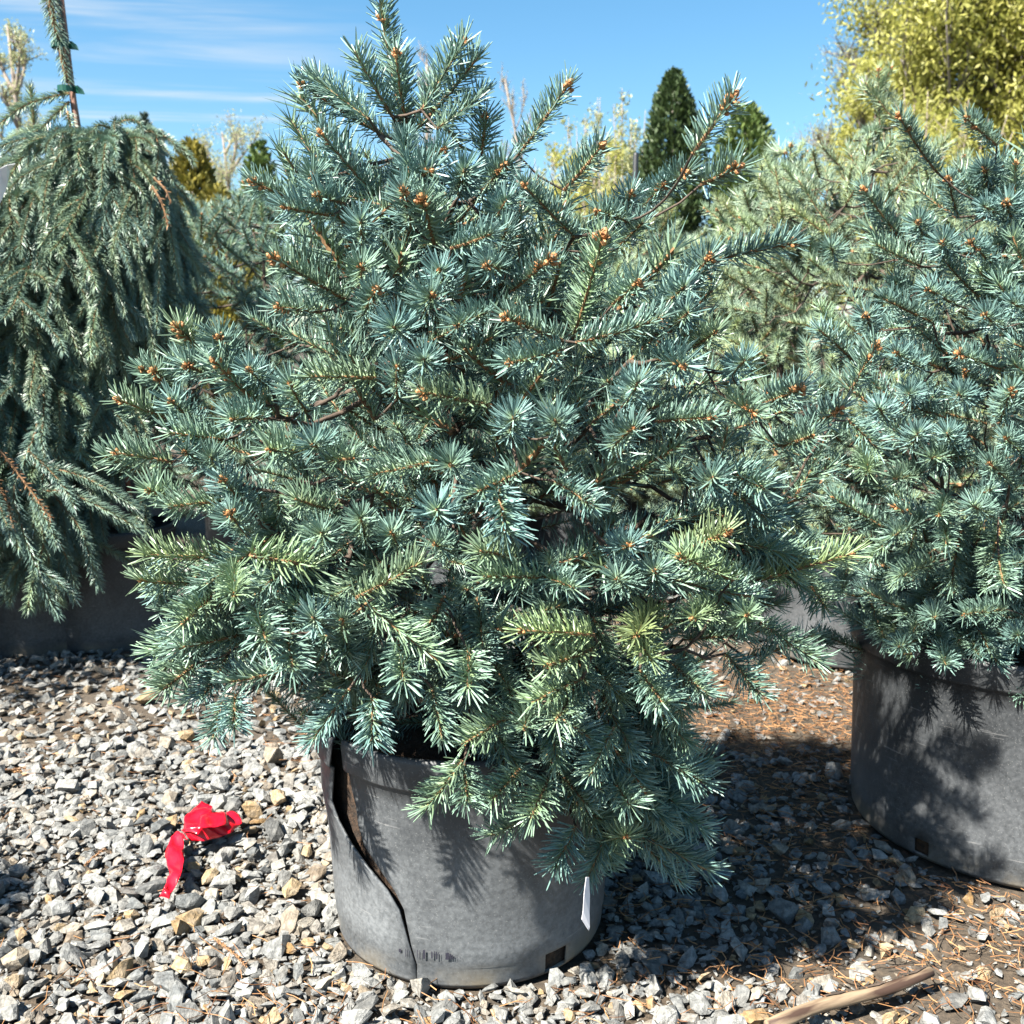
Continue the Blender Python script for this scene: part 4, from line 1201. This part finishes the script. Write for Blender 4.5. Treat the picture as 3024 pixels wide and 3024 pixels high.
# white tag hanging in front of the cracked pot
def tag_strip(pts, label):
    A = np.array(pts); g = Geo(); c = A.mean(0)
    n = len(A) // 2; F_ = []
    for i in range(n - 1): F_ += [(2 * i, 2 * i + 1, 2 * i + 3), (2 * i, 2 * i + 3, 2 * i + 2)]
    o = new_obj('plant_tag', tri_mesh('plant_tag', A - c, F_, [M_TAG])); o.location = c
    md = o.modifiers.new('t', 'SOLIDIFY'); md.thickness = .0008
    return tag(o, label, 'tag')
yd = 1.155
tag_strip([at(1730, 2590, yd), at(1738, 2590, yd + .004), at(1724, 2640, yd), at(1741, 2642, yd + .006), at(1721, 2690, yd + .002), at(1740, 2700, yd + .008), at(1717, 2715, yd + .004), at(1741, 2735, yd + .01), at(1736, 2744, yd + .006), at(1738, 2748, yd + .01)], 'narrow white plastic tag end hanging in front of the cracked pot')
tag_strip([at(-60, 520, 2.6), at(-60, 640, 2.62), at(0, 498, 2.6), at(0, 600, 2.63), at(20, 488, 2.6), at(19, 560, 2.63), at(45, 484, 2.61), at(30, 505, 2.62)], 'white paper tag hanging among the staked weeping spruce branches')

# ------------------------------------------------------------------ far trees, posts
def leaf_cloud(pts, n_each, spread, size, rs, vertical=0.0):
    pts = np.asarray(pts); N = len(pts) * n_each
    c = np.repeat(pts, n_each, 0) + rs.normal(0, 1, (N, 3)) * spread
    d = nrm(rs.normal(0, 1, (N, 3)) + np.array([0, 0, vertical])); s = nrm(np.cross(d, rs.normal(0, 1, (N, 3))))
    l = size * rs.uniform(.6, 1.3, N)[:, None]
    V = np.stack([c - d * l * .5, c + s * l * .16, c + d * l * .5, c - s * l * .16], 1).reshape(-1, 3)
    F = (np.array([(0, 1, 2), (0, 2, 3)])[None] + (np.arange(N) * 4)[:, None, None]).reshape(-1, 3)
    return V, F, np.repeat(rs.random(N), 4)
def broad_tree(name, label, cat, px, py_top, y, half_px, seed, leafm, barkm, n_limb=14, n_twig=9, leaves=6, size=.10, upright=.5, spread=.12, crown_lo=.25, thick=1.0, group=None, twigs=3):
    rs = np.random.default_rng(seed)
    top = at(px, py_top, y); H = top[2]; x = top[0]; W = half_px / FPX * y
    root = empty(name, (x, y, 0), label, cat, group)
    g = Geo(); ends = []
    tp = np.array([(0, 0, 0), (rs.normal(0, .03) * H, 0, H * .35), (rs.normal(0, .04) * H, rs.normal(0, .04) * H, H * .72), (0, 0, H * .97)])
    tpr = resample(tp, H / 14)
    V_, F_ = tube(tpr, np.linspace(.022 * H * thick, .003 * H, len(tpr)), 7); g.add(V_, F_)
    for k in range(n_limb):
        u = crown_lo + (1 - crown_lo) * (k + rs.random()) / n_limb * .95
        i = min(len(tpr) - 1, int(u * (len(tpr) - 1))); s = tpr[i]
        az = k * 2.4 + rs.normal(0, .4)
        # outline: widest below the middle, narrowing upwards
        rr = W * (1.0 - .75 * max(0, (u - .35) / .65) ** 1.3) * rs.uniform(.65, 1.05)
        e = s + np.array([math.cos(az) * rr, math.sin(az) * rr, rr * upright * rs.uniform(.5, 1.5) + .04 * H])
        if e[2] > H: e[2] = H * rs.uniform(.93, 1.0)
        m = (s + e) / 2 + np.array([0, 0, -.03 * H * (1 - u)]) + rs.normal(0, .02 * H, 3) * .6
        p = bez(s, s + (m - s) * .7, m + (e - m) * .4, e, 7)
        V_, F_ = tube(p, np.linspace(.007 * H * thick, .0015 * H, 7), 5); g.add(V_, F_)
        for q in range(n_twig):
            j = rs.uniform(.25, 1.0); s2 = np.array([np.interp(j, np.linspace(0, 1, 7), p[:, c]) for c in range(3)])
            d = nrm(nrm(e - s) * .6 + rs.normal(0, .6, 3) + np.array([0, 0, upright]))
            l2 = rs.uniform(.10, .24) * max(W, .12 * H) * 1.4
            e2 = s2 + d * l2; p2 = bez(s2, s2 + d * l2 * .3, e2 - np.array([0, 0, .05 * l2]), e2, 4)
            V_, F_ = tube(p2, np.linspace(.0022 * H * thick, .0008 * H, 4), 3, False); g.add(V_, F_)
            ends += [p2[2], p2[3]]
            for w_ in range(twigs):
                d3 = nrm(d * .7 + rs.normal(0, .55, 3) + np.array([0, 0, upright * .5])); e3 = p2[1 + w_ % 3] + d3 * l2 * rs.uniform(.35, .7)
                V_, F_ = tube(np.array([p2[1 + w_ % 3], (p2[1 + w_ % 3] + e3) / 2 + rs.normal(0, .02 * l2, 3), e3]), np.array([.0011, .0008, .0005]) * H, 3, False); g.add(V_, F_)
                ends += [(p2[1 + w_ % 3] + e3) / 2, e3]
    new_obj('trunk', g.mesh('trunk', [barkm], True), root)
    if leaves:
        V_, F_, a = leaf_cloud(ends, leaves, spread * W * .5, size, rs, .9)
        new_obj('crown', tri_mesh('crown', V_, F_, [leafm], attrs={'nv': a}), root, 'stuff')
    return root
def shrub(name, label, px, py_top, y, half_px, seed, leafm, stems=22, leaves=9, size=.085):
    """many upright stems fanning from the ground"""
    rs = np.random.default_rng(seed)
    top = at(px, py_top, y); H = top[2]; x = top[0]; W = half_px / FPX * y
    root = empty(name, (x, y, 0), label, 'shrub')
    ends = []
    for k in range(stems):
        g = Geo(); r = W * math.sqrt((k + .5) / stems); az = k * 2.4; h = H * rs.uniform(.72, 1.0) * (1 - .22 * (r / W) ** 2)
        e = np.array([math.cos(az) * r, math.sin(az) * r, h]); s0 = np.array([math.cos(az), math.sin(az), 0]) * .06 * W
        p = bez(s0, s0 + [0, 0, h * .3], e * [.75, .75, .7], e, 9)
        V_, F_ = tube(p, np.linspace(.006, .0009, 9) * H, 5); g.add(V_, F_)
        for q in range(22):
            j = rs.uniform(.22, .98); s2 = np.array([np.interp(j, np.linspace(0, 1, 9), p[:, c]) for c in range(3)])
            d = nrm(np.array([rs.normal(0, .5), rs.normal(0, .5), 1.0])); l = H * rs.uniform(.05, .16) * (1.25 - j)
            e2 = s2 + d * l + np.array([rs.normal(0, .2), rs.normal(0, .2), 0]) * l
            V_, F_ = tube(np.array([s2, (s2 + e2) / 2 + rs.normal(0, .03 * l, 3), e2]), np.array([.0014, .001, .0006]) * H, 3, False); g.add(V_, F_)
            for u in (.3, .6, .85, 1.0):
                if rs.random() < 1.25 - j * .75: ends.append(s2 + (e2 - s2) * u)
        new_obj('stem', g.mesh('stem', [M_TRUNK_B], True), root)
    V_, F_, a = leaf_cloud(ends, leaves, .035 * W + .03, size, rs, .8)
    new_obj('foliage', tri_mesh('foliage', V_, F_, [leafm], attrs={'nv': a}), root, 'stuff')
    return root
def cone_tree(name, label, px, py_top, y, half_px, seed, leafm, n=9000, size=.16,  prof=None, group=None, lobes=26):
    """dense conifer: sprays standing off a trunk, denser in lumps"""
    rs = np.random.default_rng(seed); n = int(n * 2.6); size *= .5
    top = at(px, py_top, y); H = top[2]; x = top[0]; W = half_px / FPX * y
    root = empty(name, (x, y, 0), label, 'conifer', group)
    prof = prof or [(0, .75), (.15, 1.0), (.6, 1.0), (.8, .86), (.92, .58), (.97, .32), (1, .08)]
    V_, F_ = tube(np.array([(0, 0, 0), (0, 0, H * .5), (0, 0, H * .97)]), [.02 * H, .014 * H, .003 * H], 7)
    g = Geo(); g.add(V_, F_)
    cs = []; ph = rs.uniform(0, 6.28, 6)
    z = rs.uniform(0.04, 1, n * 2); th = rs.uniform(0, 6.28, n * 2)
    pr_ = np.interp(z, [p[0] for p in prof], [p[1] for p in prof])
    ok = rs.random(n * 2) < pr_ + .15; z, th, pr_ = z[ok][:n], th[ok][:n], pr_[ok][:n]
    lump = 1 + .26 * np.sin(5 * th + ph[0] + 9 * z) * np.sin(lobes * z + ph[1] + 2 * th) + .18 * np.sin(7 * th + 19 * z + ph[2])
    r = W * pr_ * lump * np.sqrt(rs.uniform(.35, 1.0, len(z)))
    c = np.stack([r * np.cos(th), r * np.sin(th), z * H], -1)
    for k in range(26):      # side branches reach the sprays
        i = rs.integers(len(c)); e = c[i]; s = np.array([0, 0, max(.1, e[2] - .08 * H)])
        V_, F_ = tube(np.array([s, (s + e) / 2 - [0, 0, .01 * H], e]), [.006 * H, .004 * H, .002 * H], 4, False); g.add(V_, F_)
    new_obj('trunk', g.mesh('trunk', [M_TRUNK_F], True), root)
    d = nrm(np.stack([np.cos(th) * .55, np.sin(th) * .55, np.full(len(z), .8)], -1) + rs.normal(0, .35, (len(z), 3)))
    s = nrm(np.cross(d, rs.normal(0, 1, (len(z), 3)))); l = size * rs.uniform(.5, 1.25, len(z))[:, None]
    V = np.stack([c, c + d * l * .55 + s * l * .22, c + d * l, c + d * l * .5 - s * l * .22], 1).reshape(-1, 3)
    F = (np.array([(0, 1, 2), (0, 2, 3)])[None] + (np.arange(len(z)) * 4)[:, None, None]).reshape(-1, 3)
    new_obj('crown', tri_mesh('crown', V, F, [leafm], attrs={'nv': np.repeat(rs.random(len(z)), 4)}), root, 'stuff')
    return root

broad_tree('spring_tree', 'thin pale budding tree above the left weeping spruces', 'tree', 20, 40, 14, 150, 41, M_LEAF_P, M_TRUNK_B, 20, 10, 4, .05, .9)
cone_tree('spruce_tree', 'small dark spruce top beside the red-brown pole', 425, 345, 16, 70, 42, M_LEAF_B, 3500, .22, [(0, 1), (.6, .9), (.85, .45), (.95, .22), (1, .03)], None, 40)
broad_tree('spring_tree', 'open pale tree spreading between the golden conifer and the rounded spruce', 'tree', 655, 365, 20, 170, 43, M_LEAF_P, M_TRUNK_B, 20, 11, 4, .06, .8)
cone_tree('golden_conifer', 'golden olive conifer behind the right shoulder of the weeping spruce', 565, 425, 8.5, 75, 44, M_LEAF_O, 6500, .14)
cone_tree('golden_conifer', 'low broad golden conifer left of the rounded spruce', 640, 560, 7.5, 100, 45, M_LEAF_O, 6000, .12)
cone_tree('spruce_tree', 'small green conifer just left of the cracked-pot spruce crown', 765, 425, 13, 55, 46, M_LEAF_G, 3000, .18)
broad_tree('bare_tree', 'thin bare tree behind the leader of the cracked-pot spruce', 'tree', 1260, 130, 36, 90, 47, M_LEAF_P, M_TRUNK_B, 18, 9, 1, .06, 1.6, thick=.35, twigs=4)
broad_tree('bare_tree', 'thin bare tree right of the top whorl of the cracked-pot spruce', 'tree', 1490, 205, 36, 80, 48, M_LEAF_P, M_TRUNK_B, 18, 9, 1, .06, 1.6, thick=.35, twigs=4)
shrub('willow_shrub', 'tall airy yellow-green shrub beside the dark arborvitae', 1860, 235, 18, 100, 49, M_LEAF_P)
shrub('willow_shrub', 'tall airy yellow-green shrub amid the willow clump', 1750, 225, 19, 100, 50, M_LEAF_P)
shrub('willow_shrub', 'lower dense yellow-green shrub at the left of the willow clump', 1660, 330, 17, 120, 51, M_LEAF_Y)
shrub('willow_shrub', 'bushy yellow-green shrub at the foot of the willow clump', 1800, 330, 16.5, 130, 52, M_LEAF_Y)
cone_tree('arborvitae', 'tall dark green arborvitae with a loose pointed top', 1990, 215, 12, 85, 53, M_LEAF_D, 11000, .15)
cone_tree('arborvitae', 'broad mid green arborvitae with a rounded top', 2205, 315, 12, 100, 54, M_LEAF_G, 9000, .15, [(0, .9), (.3, 1), (.7, .92), (.88, .7), (.96, .4), (1, .1)])
shrub('willow_shrub', 'small yellow-green shrub right of the rounded arborvitae', 2330, 390, 14, 110, 55, M_LEAF_Y)
broad_tree('bare_tree', 'mostly bare spreading tree at the left of the big yellow willow', 'tree', 2600, 30, 24, 260, 56, M_LEAF_P, M_TRUNK_F, 30, 14, 2, .07, .8, crown_lo=.2, twigs=5)
broad_tree('willow_tree', 'green-leaved thin tree rising behind the tall spruce leader', 'tree', 2560, 190, 20, 130, 57, M_LEAF_Y, M_TRUNK_F, 22, 11, 8, .08, 1.2)
broad_tree('willow_tree', 'big dense yellow-green willow filling the upper right sky', 'tree', 2900, -160, 22, 430, 58, M_LEAF_Y, M_TRUNK_F, 44, 16, 13, .15, .9, .14, .10, twigs=4)
broad_tree('willow_tree', 'yellow-green willow at the right edge beyond the big willow', 'tree', 3250, -60, 20, 380, 59, M_LEAF_Y, M_TRUNK_F, 34, 12, 12, .15, .9, .14, .10)
shrub('willow_shrub', 'rounded yellow-green willow bush under the big willow', 2760, 170, 17, 260, 60, M_LEAF_Y, 40, 12, .075)
for (nm, lb, px, py, y, r, m_) in (('metal_pole', 'slim red-brown pole above the weeping spruce', 475, 385, 12, .028, M_RUST), ('black_post', 'short black post end rising before the willow clump', 1872, 452, 5.2, .014, M_POST)):
    tp = at(px, py, y); V_, F_ = tube(np.array([(0, 0, 0), (0, 0, tp[2] * .5), (0.01, 0, tp[2] - .01), (0.01, 0, tp[2])]), [r, r, r, r * .8], 10)
    o = new_obj(nm, tri_mesh(nm, V_, F_, [m_], smooth=True)); o.location = (tp[0], y, 0); tag(o, lb, 'pole')
